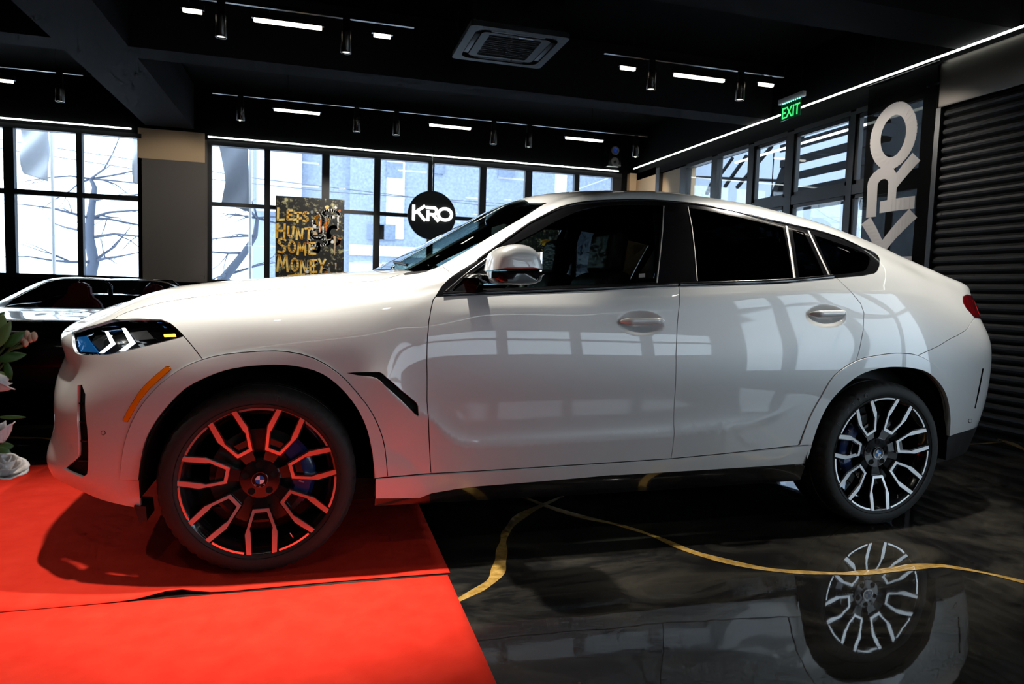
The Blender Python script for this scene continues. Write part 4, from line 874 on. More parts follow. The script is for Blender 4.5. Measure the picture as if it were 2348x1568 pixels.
add('#vent', tr([(178, 885), (187.5, 885), (195, 906), (199, 983), (201, 1074.6), (199, 1088), (187.5, 1095), (147, 1076.5), (180, 1048), (178, 963.6)]))
add('side_marker', tr(sm([(281.6, 967), (287, 954), (304.5, 924), (323.7, 895), (350.5, 868), (381, 842.5)], 3)+[(388.7, 842.5)]+sm([(392, 848), (369.6, 868), (342.8, 893), (323.7, 916), (308, 941), (293, 968.8)], 3)), m='amber', gap=.0008, depth=.012, offset=.0025)
add('wheel_arch_trim', tr(sm(ARCH_F_OUT, 2)+[(857, 1098), (700, 1100), (400, 1101)]), m='paint', offset=.005, depth=.035)
add('wheel_arch_trim', tr(sm(ARCH_R_OUT, 3)+[(2174, 1001), (2100, 1010), (1900, 1021)]), m='paint', offset=.005, depth=.035)
add('#vent', tr([(795, 857), (850, 855), (869.5, 855), (876, 858), (885, 866.6), (920, 897), (953, 924), (957, 931.7), (957, 954), (949.7, 947), (893, 892.6), (863, 866.6), (850, 863), (820, 861)]))
add('front_window', tr(sm(GLASS_F[:9], 3)+GLASS_F[9:]), m='side_glass', offset=-.004, depth=.004)
add('rear_window', tr(GLASS_R), m='privacy_glass', offset=-.004, depth=.004)
add('rear_vent_window', tr(GLASS_V), m='privacy_glass', offset=-.004, depth=.004)
add('quarter_window', tr(sm(GLASS_Q, 2)), m='privacy_glass', offset=-.004, depth=.004)
add('window_trim', tr(DLO), m='gloss_black', gap=.001)
add('windscreen', [('s', 0, 0)][:0]+tr([(950, 624), (985, 620), (1003, 614), (1064, 580), (1112, 551), (1166, 519), (1212, 492), (1256, 466), (1212, 466)])+[(US(1.27), 10), (US(1.27), 11), (US(.555), 11), (US(.56), 10)], m='windshield', gap=.001, depth=.006, merge=True)
add('sill_panel', tr([(860, 1098), (988, 1088), (1240, 1072), (1537, 1053), (1695, 1038), (1862, 1020), (1845, 1063), (1400, 1090), (1100, 1115), (990, 1131), (975, 1137), (962, 1142), (860, 1143.5)]), m='paint', offset=.006, depth=.03)
ub, ue = tr([(845, 1150)])[0][0], tr([(1850, 1080)])[0][0]
add('sill_skirt', tr([(855, 1143.5), (962, 1142), (990, 1131), (1100, 1115), (1400, 1090), (1850, 1060)])+[(ue, 0), (ub, 0)], m='gloss_black', depth=.02)
add('tail_light', tr(TAIL)+[(US(4.12), 5.9), (US(4.12), 7.35)], m='tail_red', gap=.001, offset=.004, depth=.02)
add('front_door', tr(FSEAM+[(1240, 1071), (1400, 1061)]+BSEAM[::-1]+[(1400, 655), (1200, 665), (1020, 675)]), m='paint')
add('rear_door', tr(BSEAM+[(1695, 1037), (1830, 1022), (1855.7, 958), (1881.7, 910), (1912, 862.5), (1963, 828), (1970.7, 802), (1979, 758), (1980.6, 719), (1972.8, 697.6), (1951, 671.6), (1918.6, 639), (1905, 625), (1700, 645)]), m='paint')
add('hood', tr(sm(HOODSEAM, 2))+[(US(.515), 10), (US(.51), 11), (US(-1.3), 11)]+tr(hood_front)+tr([(165, 758), (197, 750.5)]), m='paint', merge=True)
add('cowl', tr([(930, 632), (985, 621)])+[(US(.6), 10), (US(.6), 11), (US(.48), 11), (US(.48), 10)], m='satin_black', merge=True)
add('kidney_grille', [(US(-1.28), 3.0), (US(-1.04), 3.1), (US(-1.0), 4.6), (US(-1.06), 5.7), (US(-1.28), 5.7)], m='gloss_black', offset=-.02)
add('lower_grille', [(0, .9), (US(-1.0), .9), (US(-.93), 1.5), (US(-1.0), 2.3), (0, 2.3)], m='gloss_black', offset=-.02, merge=True)
add('front_bumper', tr([(421, 772.5), (443, 798), (465, 826.5), (520, 900)])+[(US(-.25), 0), (0, 0)]+tr(hood_front)+tr([(165, 760), (230, 780)]), m='paint', merge=True)
add('front_fender', tr(HOODSEAM+[(1017, 615), (1030, 625), (1041, 634.6), (1020, 655)]+FSEAM+[(860, 1098), (700, 1000), (520, 900), (465, 826.5), (443, 798), (421, 772.5), (388, 742)]), m='paint')
add('rear_apron', tr([(2150, 1003), (2174.5, 1000), (2217, 989), (2248, 976)])+[(US(4.1), .75), (US(4.6), .8), (US(4.6), 0), (US(3.32), 0)], m='satin_black', merge=True, depth=.02)
add('rear_bumper', tr([(2100, 850), (2105, 816), (2151, 795), (2194, 771), (2220, 752), (2233, 732)])+[(US(4.12), 5.85), (US(4.6), 5.4), (US(4.6), 0), (US(3.3), 0)], m='paint', merge=True)
add('roof', [(US(1.285), 11), (US(1.29), 9.25), (US(1.6), 9.3), (US(2.2), 9.3), (US(2.72), 9.3), (US(2.74), 11)], m='paint', merge=True, gap=.001)
add('rear_screen', [(US(2.76), 11), (US(2.76), 9.4), (US(3.2), 9.35), (US(3.66), 9.35), (US(3.68), 11)], m='privacy_glass', merge=True)
add('tailgate', [(US(3.70), 11), (US(3.70), 9.2), (US(3.95), 8.6), (US(4.14), 7.4), (US(4.14), 5.9), (US(4.6), 5.42), (US(4.6), 11)], m='paint', merge=True)

def side_uv(q, y=-.96): return car_s.near((q[0], y, q[1]))
fine = []
for h in HANDLES:                              # closer points where the sheet metal is dished
    u0, v0 = car_s.near(h)
    for a in np.linspace(-2.1, 2.1, 44):
        for b in np.linspace(-.62, .62, 26): fine.append((u0+a, v0+b))
for q in CREASE[8:]:
    u0, v0 = side_uv(q)
    for b in (-.45, -.3, -.2, -.12, -.06, .06, .12, .2, .3, .45, .65): fine.append((u0, v0+b)); fine.append((u0+.5, v0+b))
(ua, va), (ub2, vb) = car_s.near((.50, -.96, .40)), car_s.near((1.02, -.97, .70))
fine += [(a, b) for a in np.arange(ua, ub2, .13) for b in np.arange(va, vb, .085)]
Q, T, owner, P, N = cut_panels(car_s, panels, extra_lines=[resample([side_uv(q) for q in CREASE[14:]], .02)], extra_pts=fine)
flat = np.abs(P[:, 1]) < .004; N[flat, 1] = 0; N /= np.linalg.norm(N, axis=1, keepdims=True); P[flat, 1] = 0
car = tag(empty('car', (0, 0, .003)), 'pearl white coupe-styled SUV with black trim and two-tone alloy wheels parked in the showroom', 'car')
CP = {}
def make_panel(idx, p):
    tri = T[owner == idx]
    if len(tri) == 0: print('EMPTY PANEL', p['name']); return
    kw = dict(gap=p.get('gap', .002), depth=p.get('depth', .012), offset=p.get('offset', 0))
    name = p['name']; mm = M[p['m']]
    for side in ((0,) if p.get('merge') else (0, 1)):
        me = panel_mesh(name, tri, P, N, mirror=1 if (side or p.get('merge')) else 0, merge_mirror=bool(p.get('merge')), **kw)
        me.materials.append(mm); o = bpy.data.objects.new(name, me); link(o, car); CP.setdefault(name, []).append(o)
for i, p in enumerate(panels):
    if not p['name'].startswith('#'): make_panel(i, p)
make_panel(-1, dict(name='body_side', m='paint', merge=True))
LABELS = {'headlight_lens': 'clear headlight lens', 'side_marker': 'amber side reflector', 'window_trim': 'gloss black window surround', 'tail_light': 'dark red tail light', 'front_window': 'tinted front door glass', 'rear_window': 'black privacy glass', 'sill_skirt': 'black lower sill trim', 'rear_apron': 'black rear apron', 'windscreen': 'green tinted windscreen', 'kidney_grille': 'black kidney grille'}
for k, l in LABELS.items():
    for o in CP.get(k, []): o['label'] = l
# dark inner skin behind the shut lines and openings
GLASSY = {'front_window', 'rear_window', 'rear_vent_window', 'quarter_window', 'windscreen', 'rear_screen', 'headlight_lens', '#opening'}
skip = {i for i, p in enumerate(panels) if p['name'] in GLASSY and not (p['name'] == '#vent')}
sel = np.array([k not in skip for k in owner])
vent_ids = {i for i, p in enumerate(panels) if p['name'] == '#vent'}
me = panel_mesh('inner_skin', T[sel], P, N, gap=0, depth=0, offset=-.017, mirror=1, merge_mirror=True); me.materials.append(M['liner'])
link(bpy.data.objects.new('inner_skin', me), car)

def surf_pt(px, py, off=0.0):
    u, v = car_s.pick(px, py); u, v = np.array(u), np.array(v); p = car_s.S(u, v); n = car_s.N(u, v); return Vector(p+n*off), Vector(n)
def patch(name, px_poly, off, thick, m, parent, mirror=True):
    """a small solid set against the body: outline traced on the surface, off metres out (or in), thick deep"""
    outs = []
    for sgn in ((1, -1) if mirror else (1,)):
        bm = bmesh.new(); a = []; b = []
        for q in px_poly:
            p, n = surf_pt(*q, 0.0); p0 = p+n*off; p1 = p0-n*thick
            a.append(bm.verts.new((p0.x, p0.y*sgn, p0.z))); b.append(bm.verts.new((p1.x, p1.y*sgn, p1.z)))
        k = len(a); bm.faces.new(a); bm.faces.new(b[::-1])
        for i in range(k): bm.faces.new((a[i], b[i], b[(i+1) % k], a[(i+1) % k]))
        bmesh.ops.triangulate(bm, faces=[f for f in bm.faces if len(f.verts) > 4]); bmesh.ops.recalc_face_normals(bm, faces=bm.faces[:])
        outs.append(bm_obj(name, bm, m, parent[0 if sgn == 1 else 1] if isinstance(parent, list) else parent))
    return outs
c140 = lambda L: [(140+x*.1913, 700+y*.1913) for x, y in L]
HL = CP['headlight_lens']
# lamp housings and what is inside them
lamp_tri = T[owner == [p['name'] for p in panels].index('headlight_lens')]
for sd in (0, 1):
    me = panel_mesh('lamp_housing', lamp_tri, P, N, gap=.001, depth=.0, offset=-.055, mirror=sd); me.materials.append(M['gloss_black']); link(bpy.data.objects.new('lamp_housing', me), HL[sd])
for arm in ([(502, 300), (535, 300), (622, 455), (570, 455)], [(570, 455), (622, 455), (470, 575), (430, 575)], [(708, 265), (750, 262), (866, 448), (800, 450)], [(800, 450), (866, 448), (735, 547), (672, 550)]):
    patch('running_light', c140(arm), -.010, .006, M['drl'], HL)
patch('turn_signal', c140([(1215, 345), (1350, 340), (1360, 372), (1220, 374)]), -.010, .006, M['amber_on'], HL)
patch('blue_reflector', c140([(150, 360), (270, 350), (300, 420), (400, 565), (180, 565), (160, 500)]), -.016, .006, M['lamp_blue'], HL)
patch('lens_bezel', c140([(350, 330), (480, 320), (555, 455), (430, 560), (300, 420)]), -.024, .006, M['lamp_clear'], HL)
patch('lens_bezel', c140([(770, 300), (990, 275), (1080, 385), (880, 400), (860, 400)]), -.022, .006, M['satin_black'], HL)
# fins in the bumper duct, parking sensors, slit reflector, lit part of the tail lamp
for y in (926, 970, 1014, 1060):
    patch('duct_fin', [(176, y-1.5), (199, y-1.0), (199, y+1.5), (176, y+1.5)], -.008, .02, M['gloss_black'], car)
for (x, y, r) in ((237, 994, 5.2), (2224, 966, 4.5)):
    ring = [(x+r*math.cos(a*math.pi/6), y+r*1.05*math.sin(a*math.pi/6)) for a in range(12)]
    patch('parking_sensor', ring, .0006, .004, M['satin_black'], car)
    patch('parking_sensor', [(x+(q[0]-x)*.78, y+(q[1]-y)*.78) for q in ring], .0014, .004, M['paint'], car)
patch('tail_light_bar', [(2243, 690), (2254, 692), (2247, 726), (2236, 722)], .0045, .004, M['tail_lit'], CP['tail_light'])
patch('tail_light_bar', [(2229, 690), (2237, 689), (2236, 692.5), (2228, 693)], .0045, .004, M['tail_lit'], CP['tail_light'])
patch('rear_air_slit', [(2252, 846), (2255, 846), (2246, 895), (2236, 938), (2234, 937), (2243, 893)], .0012, .006, M['gloss_black'], car)
patch('glass_mark', [(1465, 629), (1479, 628), (1479, 637), (1465, 638)], .0, .001, M['silver_text'], [CP['front_window'][0]], mirror=False)
# window dividers and bright edges
def strip(name, px, wid, off, m, parent):
    for sgn in (1, -1):
        bm = bmesh.new(); rows = []
        L = [surf_pt(*q) for q in px]
        for i, (p, n) in enumerate(L):
            d = (L[min(i+1, len(L)-1)][0]-L[max(i-1, 0)][0]).normalized(); s = d.cross(n)
            row = []
            for k, (a, h) in enumerate(((-.5, -.006), (-.5, .6*off), (-.28, off), (.28, off), (.5, .6*off), (.5, -.006))):
                q = p+s*(a*wid)+n*h; row.append(bm.verts.new((q.x, q.y*sgn, q.z)))
            rows.append(row)
        for a, b in zip(rows[:-1], rows[1:]):
            for k in range(5): bm.faces.new((a[k], a[k+1], b[k+1], b[k]))
        bm.faces.new(rows[0]); bm.faces.new(rows[-1][::-1]); bmesh.ops.recalc_face_normals(bm, faces=bm.faces[:])
        bm_obj(name, bm, m, parent, angle=35)
strip('pillar_edge', [(1522, 474), (1519, 530), (1513, 590), (1506, 650)], .006, .003, M['dark_chrome'], car)
strip('pillar_edge', [(1577, 476), (1586, 520), (1593, 580), (1598, 646)], .006, .003, M['dark_chrome'], car)
strip('window_divider', [(1803, 521), (1813, 580), (1821, 639)], .014, .004, M['dark_chrome'], car)
strip('window_divider', [(1853, 531), (1877, 583), (1901, 634)], .012, .004, M['dark_chrome'], car)
strip('belt_moulding', sm([(1016, 676), (1110, 671), (1240, 666), (1370, 661), (1500, 655), (1553, 653)], 3), .016, .006, M['gloss_black'], car)
strip('belt_moulding', sm([(1559, 652.5), (1673, 649), (1803, 644), (1910, 634.5)], 3), .016, .006, M['gloss_black'], car)
strip('window_divider', sm([(1024, 672), (1070, 633), (1118, 597), (1150, 574)], 3), .018, .006, M['gloss_black'], car)
strip('roof_moulding', sm(DLO_TOP[2:], 2), .010, .004, M['gloss_black'], car)
# ------------------------------------------------------------------ wheels
RW, ZW = 0.291, 0.370
def conc(r): return 0.045*(1-min(r/RW, 1))
def wheel_frame(ang):
    ca, sa = math.cos(ang), math.sin(ang)
    def fr(t, r, h):                              # t sideways, r outwards (in wheel radii), h depth (outwards negative)
        x, z = t*RW, r*RW; rr = math.hypot(x, z); 
        if r >= .99:
            k = RW/rr*1.0; x *= k; z *= k
        return (x*sa+z*ca, h+conc(math.hypot(x, z)), -x*ca+z*sa)
    return fr
UO = [(-.197, 1.0), (-.207, .72), (-.187, .66), (-.105, .40), (.105, .40), (.187, .66), (.207, .72), (.197, 1.0)]
UI = [(-.131, 1.0), (-.138, .70), (-.147, .655), (-.078, .445), (.078, .445), (.147, .655), (.138, .70), (.131, 1.0)]
def u_solid(bm, o, i, h0, h1, fr):
    n = len(o); v = {}
    for nm, L in (('o', o), ('i', i)):
        for k, (t, r) in enumerate(L):
            for q, h in ((0, h0), (1, h1)): v[nm, k, q] = bm.verts.new(fr(t, r, h))
    for k in range(n-1):
        bm.faces.new((v['o', k, 0], v['o', k+1, 0], v['i', k+1, 0], v['i', k, 0])); bm.faces.new((v['o', k, 1], v['i', k, 1], v['i', k+1, 1], v['o', k+1, 1]))
        bm.faces.new((v['o', k, 0], v['o', k, 1], v['o', k+1, 1], v['o', k+1, 0])); bm.faces.new((v['i', k, 0], v['i', k+1, 0], v['i', k+1, 1], v['i', k, 1]))
    for k in (0, n-1): bm.faces.new((v['o', k, 0], v['i', k, 0], v['i', k, 1], v['o', k, 1]))
    bmesh.ops.recalc_face_normals(bm, faces=bm.faces[:])
def build_wheel(name, width, phase, lettering):
    w_ = empty(name, (0, 0, 0), car)
    # tyre
    bm = bmesh.new(); n = 200; R = ZW
    prof = [(.284, .006), (.296, -.004), (.312, -.0105), (.332, -.0115), (.349, -.005), (.3585, .004), (.3645, .014), (.3685, .028), (R, .045), (R, .075), (R-.006, .078), (R-.006, .088), (R, .091), (R, width*.5-.006), (R-.006, width*.5-.004), (R-.006, width*.5+.004), (R, width*.5+.006), (R, width-.06), (.366, width-.03), (.345, width-.008), (.30, width-.012), (.284, width-.02)]
    rings = bm_lathe(bm, prof, n)
    for ri, dr in ((5, .004), (6, .006), (7, .006)):
        for k in range(0, n, 4):
            v = rings[ri][k]; s = (math.hypot(v.co.x, v.co.z)-dr)/math.hypot(v.co.x, v.co.z); v.co.x *= s; v.co.z *= s
    bmesh.ops.recalc_face_normals(bm, faces=bm.faces[:])
    bm_obj('tyre', bm, M['rubber'], w_, angle=30)
    # fine raised rings on the sidewall
    lathe('sidewall_bead', [(.3035, -.0085), (.305, -.0115), (.3065, -.0095)], M['rubber'], w_, n=96)
    for ch, a in lettering:
        me = text_mesh(ch, .030, .0012); me.materials.append(M['sidewall_letter']); o = bpy.data.objects.new('tyre_letter', me); link(o, w_)
        th = math.radians(a); rad = .323
        o.location = (rad*math.cos(th), -.0118, rad*math.sin(th)); o.rotation_euler = (math.pi/2, -(th-math.pi/2), 0)
    # rim barrel, machined lip arcs, spokes
    lathe('rim_barrel', [(.2915, .004), (.2905, -.001), (.286, .001), (.281, .008), (.272, .016), (.262, .034), (.252, .06), (.246, .10), (.243, width*.6), (.252, width-.05), (.27, width-.03)], M['wheel_black'], w_, n=96, angle=50)
    for k in range(7):
        a0 = phase+2*math.pi*k/7; fr = wheel_frame(a0)
        bm = bmesh.new(); u_solid(bm, UO, UI, -.0035, .003, fr); bm_obj('spoke_face', bm, M['machined'], w_)
        bm = bmesh.new(); g = .014
        O2 = [(t-(g if t < 0 else -g), r-(g if r < .5 else 0)) for t, r in UO]; I2 = [(t+(g if t < 0 else -g), r+(g*.5 if r < .5 else 0)) for t, r in UI]
        u_solid(bm, O2, I2, .003, .042, fr)
        bm_prism(bm, [(-.062, .22), (.062, .22), (.10, .43), (-.10, .43)], .010, .040, fr)      # arm down to the hub
        bm_prism(bm, [(-.085, .43), (.085, .43), (.12, .56), (-.12, .56)], .018, .034, fr)      # web inside the U
        bmesh.ops.recalc_face_normals(bm, faces=bm.faces[:]); bm_obj('spoke', bm, M['wheel_black'], w_)
        bm = bmesh.new(); b0, b1 = a0+math.radians(13.0), a0+2*math.pi/7-math.radians(13.0); ra, rb = .2825, .2905
        pa = [(b0+(b1-b0)*i/10) for i in range(11)]; V = []
        for t in pa:
            V.append([bm.verts.new((r*math.cos(t), h, r*math.sin(t))) for r, h in ((ra, .004), (ra, -.003), (rb, -.0035), (rb, .004))])
        for p, q in zip(V[:-1], V[1:]):
            for j in range(4): bm.faces.new((p[j], p[(j+1) % 4], q[(j+1) % 4], q[j]))
        bm.faces.new(V[0]); bm.faces.new(V[-1][::-1]); bmesh.ops.recalc_face_normals(bm, faces=bm.faces[:]); bm_obj('rim_lip', bm, M['machined'], w_)
    hub = lathe('hub', [(.0, .030), (.030, .030), (.031, .034), (.052, .036), (.074, .038), (.080, .046), (.080, .085), (.05, .09)], M['wheel_black'], w_, n=48)
    for k in range(5):
        a = phase+2*math.pi*(k+.5)/5; c = (.056*math.cos(a), .0, .056*math.sin(a))
        lathe('lug_hole', [(0, .0345), (.0115, .0345), (.0135, .0335), (.0140, .037)], M['liner'], w_, n=16, centre=c)
    lathe('centre_cap', [(0, .0265), (.0275, .0265), (.0285, .025), (.0305, .025), (.031, .032)], M['gloss_black'], w_, n=32)
    lathe('cap_ring', [(.0283, .0262), (.0290, .0243), (.0302, .0243), (.0308, .0262)], M['chrome'], w_, n=32)
    for k in range(4):
        a0 = math.pi/2*k; pts = [(0, 0)]+[(.0170*math.cos(a0+math.pi/2*i/6), .0170*math.sin(a0+math.pi/2*i/6)) for i in range(7)]
        prism('emblem_quarter', pts, .0255, .0268, M['white_enamel' if k % 2 else 'blue_enamel'], w_, frame=lambda u, v, h: (u, h, v))
    for ch, a in (('B', -50), ('M', -90), ('W', -130)):
        me = text_mesh(ch, .011, .0004); me.materials.append(M['silver_text']); o = bpy.data.objects.new('emblem_letter', me); link(o, w_)
        th = math.radians(a); o.location = (.0225*math.cos(th)*1.0, .0262, .0225*math.sin(th)); o.rotation_euler = (math.pi/2, -(th-math.pi/2), 0)
    # brake disc turns with the wheel
    lathe('brake_disc', [(.06, .10), (.09, .095), (.10, .092), (.192, .092), (.194, .096), (.194, .118), (.19, .122), (.06, .125)], M['disc'], w_, n=64)
    a = phase+math.pi/7*1.02; bm = bmesh.new(); p = Vector((.268*math.cos(a), .012, .268*math.sin(a))); bm_tube(bm, [p, p*0.94+Vector((0, -.006, 0)), p*.9+Vector((0, -.008, 0))], .0042, 8)
    bm_obj('valve_stem', bm, M['chrome'], w_, angle=50)
    return w_
M['sidewall_letter'] = mat('tyre_lettering', (0.045, 0.045, 0.045), 0.4)
PH = -math.pi/2+math.radians(2)
w_f = build_wheel('front_wheel', .26, PH, [(c, 78-6.6*i) for i, c in enumerate('PIRELLI')])
w_f.location = (0, -.972, ZW)
w_r = build_wheel('rear_wheel', .30, PH, [(c, 150-7.2*i) for i, c in enumerate('P ZERO')])
w_r.location = (2.975, -.972, ZW)
for src in (w_f, w_r):
    c = copy_tree(src, car); c.location = (src.location.x, .972, ZW); c.rotation_euler = (0, 0, math.pi)
def arc_block(name, x0, a0, a1, r0, r1, y0, y1, m):
    for sg in (1, -1):
        bm = bmesh.new(); V = []
        for i in range(13):
            t = math.radians(a0+(a1-a0)*i/12); e = .012*abs(i-6)/6
            V.append([bm.verts.new((x0+r*math.cos(t), y*sg, ZW+r*math.sin(t))) for r, y in ((r0+e, y1), (r0+e, y0+.012), (r0+.02, y0), (r1-.02, y0), (r1-e*.6, y0+.015), (r1-e*.6, y1))])
        for p, q in zip(V[:-1], V[1:]):
            for j in range(6): bm.faces.new((p[j], p[(j+1) % 6], q[(j+1) % 6], q[j]))
        bm.faces.new(V[0]); bm.faces.new(V[-1][::-1]); bmesh.ops.recalc_face_normals(bm, faces=bm.faces[:])
        o = bm_obj(name, bm, m, car, angle=40)
arc_block('brake_caliper', 0, -32, 48, .115, .212, -.922, -.80, M['caliper'])
arc_block('brake_caliper', 2.975, 135, 205, .125, .205, -.915, -.80, M['caliper'])
me = text_mesh('M', .032, .001); me.materials.append(M['silver_text']); o = bpy.data.objects.new('caliper_mark', me); link(o, car); o.location = (.168, -.9235, ZW-.015); o.rotation_euler = (math.pi/2, -math.radians(75), 0)
# wheel houses
for xc in (0.012, 2.965):
    for sg in (1, -1):
        bm = bmesh.new(); n = 30; r = .455; A = [math.radians(-6+192*i/n) for i in range(n+1)]
        rim = [bm.verts.new((xc+r*math.cos(a)*.955, -.962*sg, ZW+r*math.sin(a))) for a in A]; inn = [bm.verts.new((xc+r*math.cos(a)*.955, -.56*sg, ZW+r*math.sin(a))) for a in A]
        for k in range(n): bm.faces.new((rim[k], rim[k+1], inn[k+1], inn[k]))
        bm.faces.new(inn); bmesh.ops.triangulate(bm, faces=[f for f in bm.faces if len(f.verts) > 4])
        bm_obj('wheel_house', bm, M['liner'], car, angle=40)
box("underbody", -.34, 3.46, -.86, .86, .235, .34, M['liner'], car, bevel=.03)
for sg in (1, -1):
    prism('air_deflector', [(-.45, .285), (-.41, .28), (-.405, .225), (-.43, .215)], -.925*sg, -.80*sg, M['satin_black'], car, frame=lambda u, v, h: (u, h, v))
    tube('suspension_arm', [(0.05, -.60*sg, .30), (0, -.82*sg, .27)], .025, M['liner'], car)
    tube('rear_suspension_arm', [(2.9, -.60*sg, .30), (2.975, -.80*sg, .27)], .025, M['liner'], car)

# ------------------------------------------------------------------ mirrors, handles, wipers
def mirror_part(name, px, ys, m, parent_list, closed=True, bulge=None):
    """a rounded shell: an outline traced at the mirror's plane, swept across the car with rounded ends"""
    L = [at(x, y, 'y', -1.13) for x, y in px]; cx = sum(p.x for p in L)/len(L); cz = bulge if bulge else sum(p.z for p in L)/len(L)
    for sg in (1, -1):
        bm = bmesh.new(); rings = []
        for yy, k in ys: rings.append([bm.verts.new((cx+(p.x-cx)*k, yy*sg, cz+(p.z-cz)*k)) for p in L])
        n = len(L)
        for a, b in zip(rings[:-1], rings[1:]):
            for i in range(n): bm.faces.new((a[i], a[(i+1) % n], b[(i+1) % n], b[i]))
        bm.faces.new(rings[0]); bm.faces.new(rings[-1][::-1]); bmesh.ops.triangulate(bm, faces=[f for f in bm.faces if len(f.verts) > 4])
        bmesh.ops.recalc_face_normals(bm, faces=bm.faces[:])
        bm_obj(name, bm, m, parent_list[0 if sg == 1 else 1], angle=38)
MIR = [empty('side_mirror', (.95, -1.1*s, 1.22), car) for s in (1, -1)]
for e_ in MIR: e_['label'] = 'door mirror with white cap'
def mir_child_fix(e_):
    for ch in e_.children: ch.matrix_parent_inverse = Matrix.Translation(-e_.location)
cap = smooth_line([(1117.5, 622), (1121, 606), (1128, 583), (1140.7, 572), (1158.6, 565), (1180, 563), (1199.6, 566.8), (1215.7, 576.6), (1226, 593.6), (1231.8, 611), (1232.7, 622)], 3)
ysec = [(-1.005, .70), (-1.02, .86), (-1.05, .96), (-1.09, 1.0), (-1.17, 1.0), (-1.205, .965), (-1.228, .88), (-1.240, .72), (-1.245, .45)]
mirror_part('mirror_cap', cap, ysec, M['paint'], MIR, bulge=at(1175, 610, 'y', -1.13).z)
low = smooth_line([(1118, 623.5), (1233, 623.5), (1233.6, 636), (1228, 648), (1203, 654.5), (1160, 654), (1128, 652), (1116, 640)], 2)
mirror_part('mirror_base', low, [(-1.0, .72), (-1.02, .9), (-1.06, .99), (-1.16, .99), (-1.2, .94), (-1.225, .84), (-1.238, .62)], M['gloss_black'], MIR)
foot = [(1090.7, 638), (1099, 630), (1114, 626), (1135, 630), (1140, 650), (1123, 654), (1108.6, 647)]
mirror_part('mirror_foot', foot, [(-.90, 1.05), (-.98, .95), (-1.06, .85), (-1.10, .5)], M['gloss_black'], MIR)
for s, e_ in ((1, MIR[0]), (-1, MIR[1])):
    p = at(1229, 610, 'y', -1.13); box('mirror_glass', p.x-.006, p.x+.002, min(-1.20*s, -1.03*s), max(-1.20*s, -1.03*s), p.z-.06, p.z+.05, M['chrome'], e_)
    mir_child_fix(e_)
def handle(px0, px1, parent_list):
    a, na = surf_pt(*px0); b, nb = surf_pt(*px1)
    for sg in (1, -1):
        bm = bmesh.new(); rings = []; n = 14; m = 24
        for i in range(m+1):
            t = i/m; e = min(1, math.sqrt(max(0, 1-(2*t-1)**2))*1.25); c = a.lerp(b, t); out = .010+.026*min(1, math.sin(math.pi*t)*1.8)
            hh = .0185*max(.05, e)*(1-.15*t); dd = .013*max(.06, e); ring = []
            for k in range(n):
                th = 2*math.pi*k/n; ring.append(bm.verts.new((c.x, (min(a.y, b.y)*.5+c.y*.5-out-dd*math.cos(th))*sg+0, c.z+hh*math.sin(th))))
            rings.append(ring)
        for p, q in zip(rings[:-1], rings[1:]):
            for k in range(n): bm.faces.new((p[k], p[(k+1) % n], q[(k+1) % n], q[k]))
        bm.faces.new(rings[0]); bm.faces.new(rings[-1][::-1]); bmesh.ops.recalc_face_normals(bm, faces=bm.faces[:])
        bm_obj('door_handle', bm, M['paint'], parent_list[0 if sg == 1 else 1], smooth=True)
handle((1418, 738), (1521, 736), CP['front_door']); handle((1851, 721), (1938, 719), CP['rear_door'])
for y0, y1 in ((-.62, -.10), (-.02, .52)):
    tube('wiper', [(.60-.22*abs(y0)*0, y0, 1.242), (.57, (y0+y1)/2, 1.262), (.60, y1, 1.27)], .007, M['satin_black'], car)

# ------------------------------------------------------------------ cabin
def seat(x, y, m, parent, s=1.0, zb=.62):
    e = empty('seat', (x, y, zb), parent)
    def slab(name, pts, hw, r):
        bm = bmesh.new(); bm_prism(bm, pts, -hw, hw, frame=lambda u, v, h: (u, h, v)); bmesh.ops.recalc_face_normals(bm, faces=bm.faces[:])
        bmesh.ops.bevel(bm, geom=bm.edges[:], offset=r, segments=3, profile=.6, affect='EDGES'); bmesh.ops.triangulate(bm, faces=[f for f in bm.faces if len(f.verts) > 4])
        return bm_obj(name, bm, m, e, angle=50)
    slab('seat_cushion', [(-.28, .0), (.24, -.03), (.26, .12), (-.26, .18)], .25, .04)
    slab('seat_back', [(.16, .08), (.32, .06), (.50, .62), (.42, .64), (.34, .60)], .23, .04)
    slab('headrest', [(.385, .63), (.49, .63), (.515, .80), (.47, .86), (.41, .84)], .135, .03)
    return e
for y in (-.40, .40):
    seat(1.22, y, M['seat_brown'], car); seat(2.12, y, M['seat_brown'], car)
bm = bmesh.new(); bm_prism(bm, [(.62, .7), (1.08, .72), (1.06, .98), (.95, 1.07), (.70, 1.15), (.60, 1.1)], -.80, .80, frame=lambda u, v, h: (u, h, v)); bmesh.ops.recalc_face_normals(bm, faces=bm.faces[:]); bmesh.ops.triangulate(bm, faces=[f for f in bm.faces if len(f.verts) > 4])
bm_obj('dashboard', bm, M['cabin'], car)
bm = bmesh.new(); bm_tube(bm, [Vector((1.12+.07*math.sin(t), -.40+.185*math.cos(t), 1.02+.17*math.sin(t))) for t in [2*math.pi*k/28 for k in range(29)]], .016, 8, caps=False); bm_obj('steering_wheel', bm, M['cabin'], car, smooth=True)
box('cabin_floor', .6, 3.4, -.82, .82, .42, .60, M['cabin'], car); box('parcel_shelf', 2.75, 3.6, -.80, .80, .60, 1.12, M['cabin'], car)
box('interior_mirror', 1.17, 1.20, -.12, .12, 1.43, 1.50, M['cabin'], car, bevel=.008)
for sg in (1, -1): tube('door_pillar', [(1.78, -.82*sg, 1.0), (1.83, -.73*sg, 1.35), (1.86, -.62*sg, 1.55)], .045, M['cabin'], car)
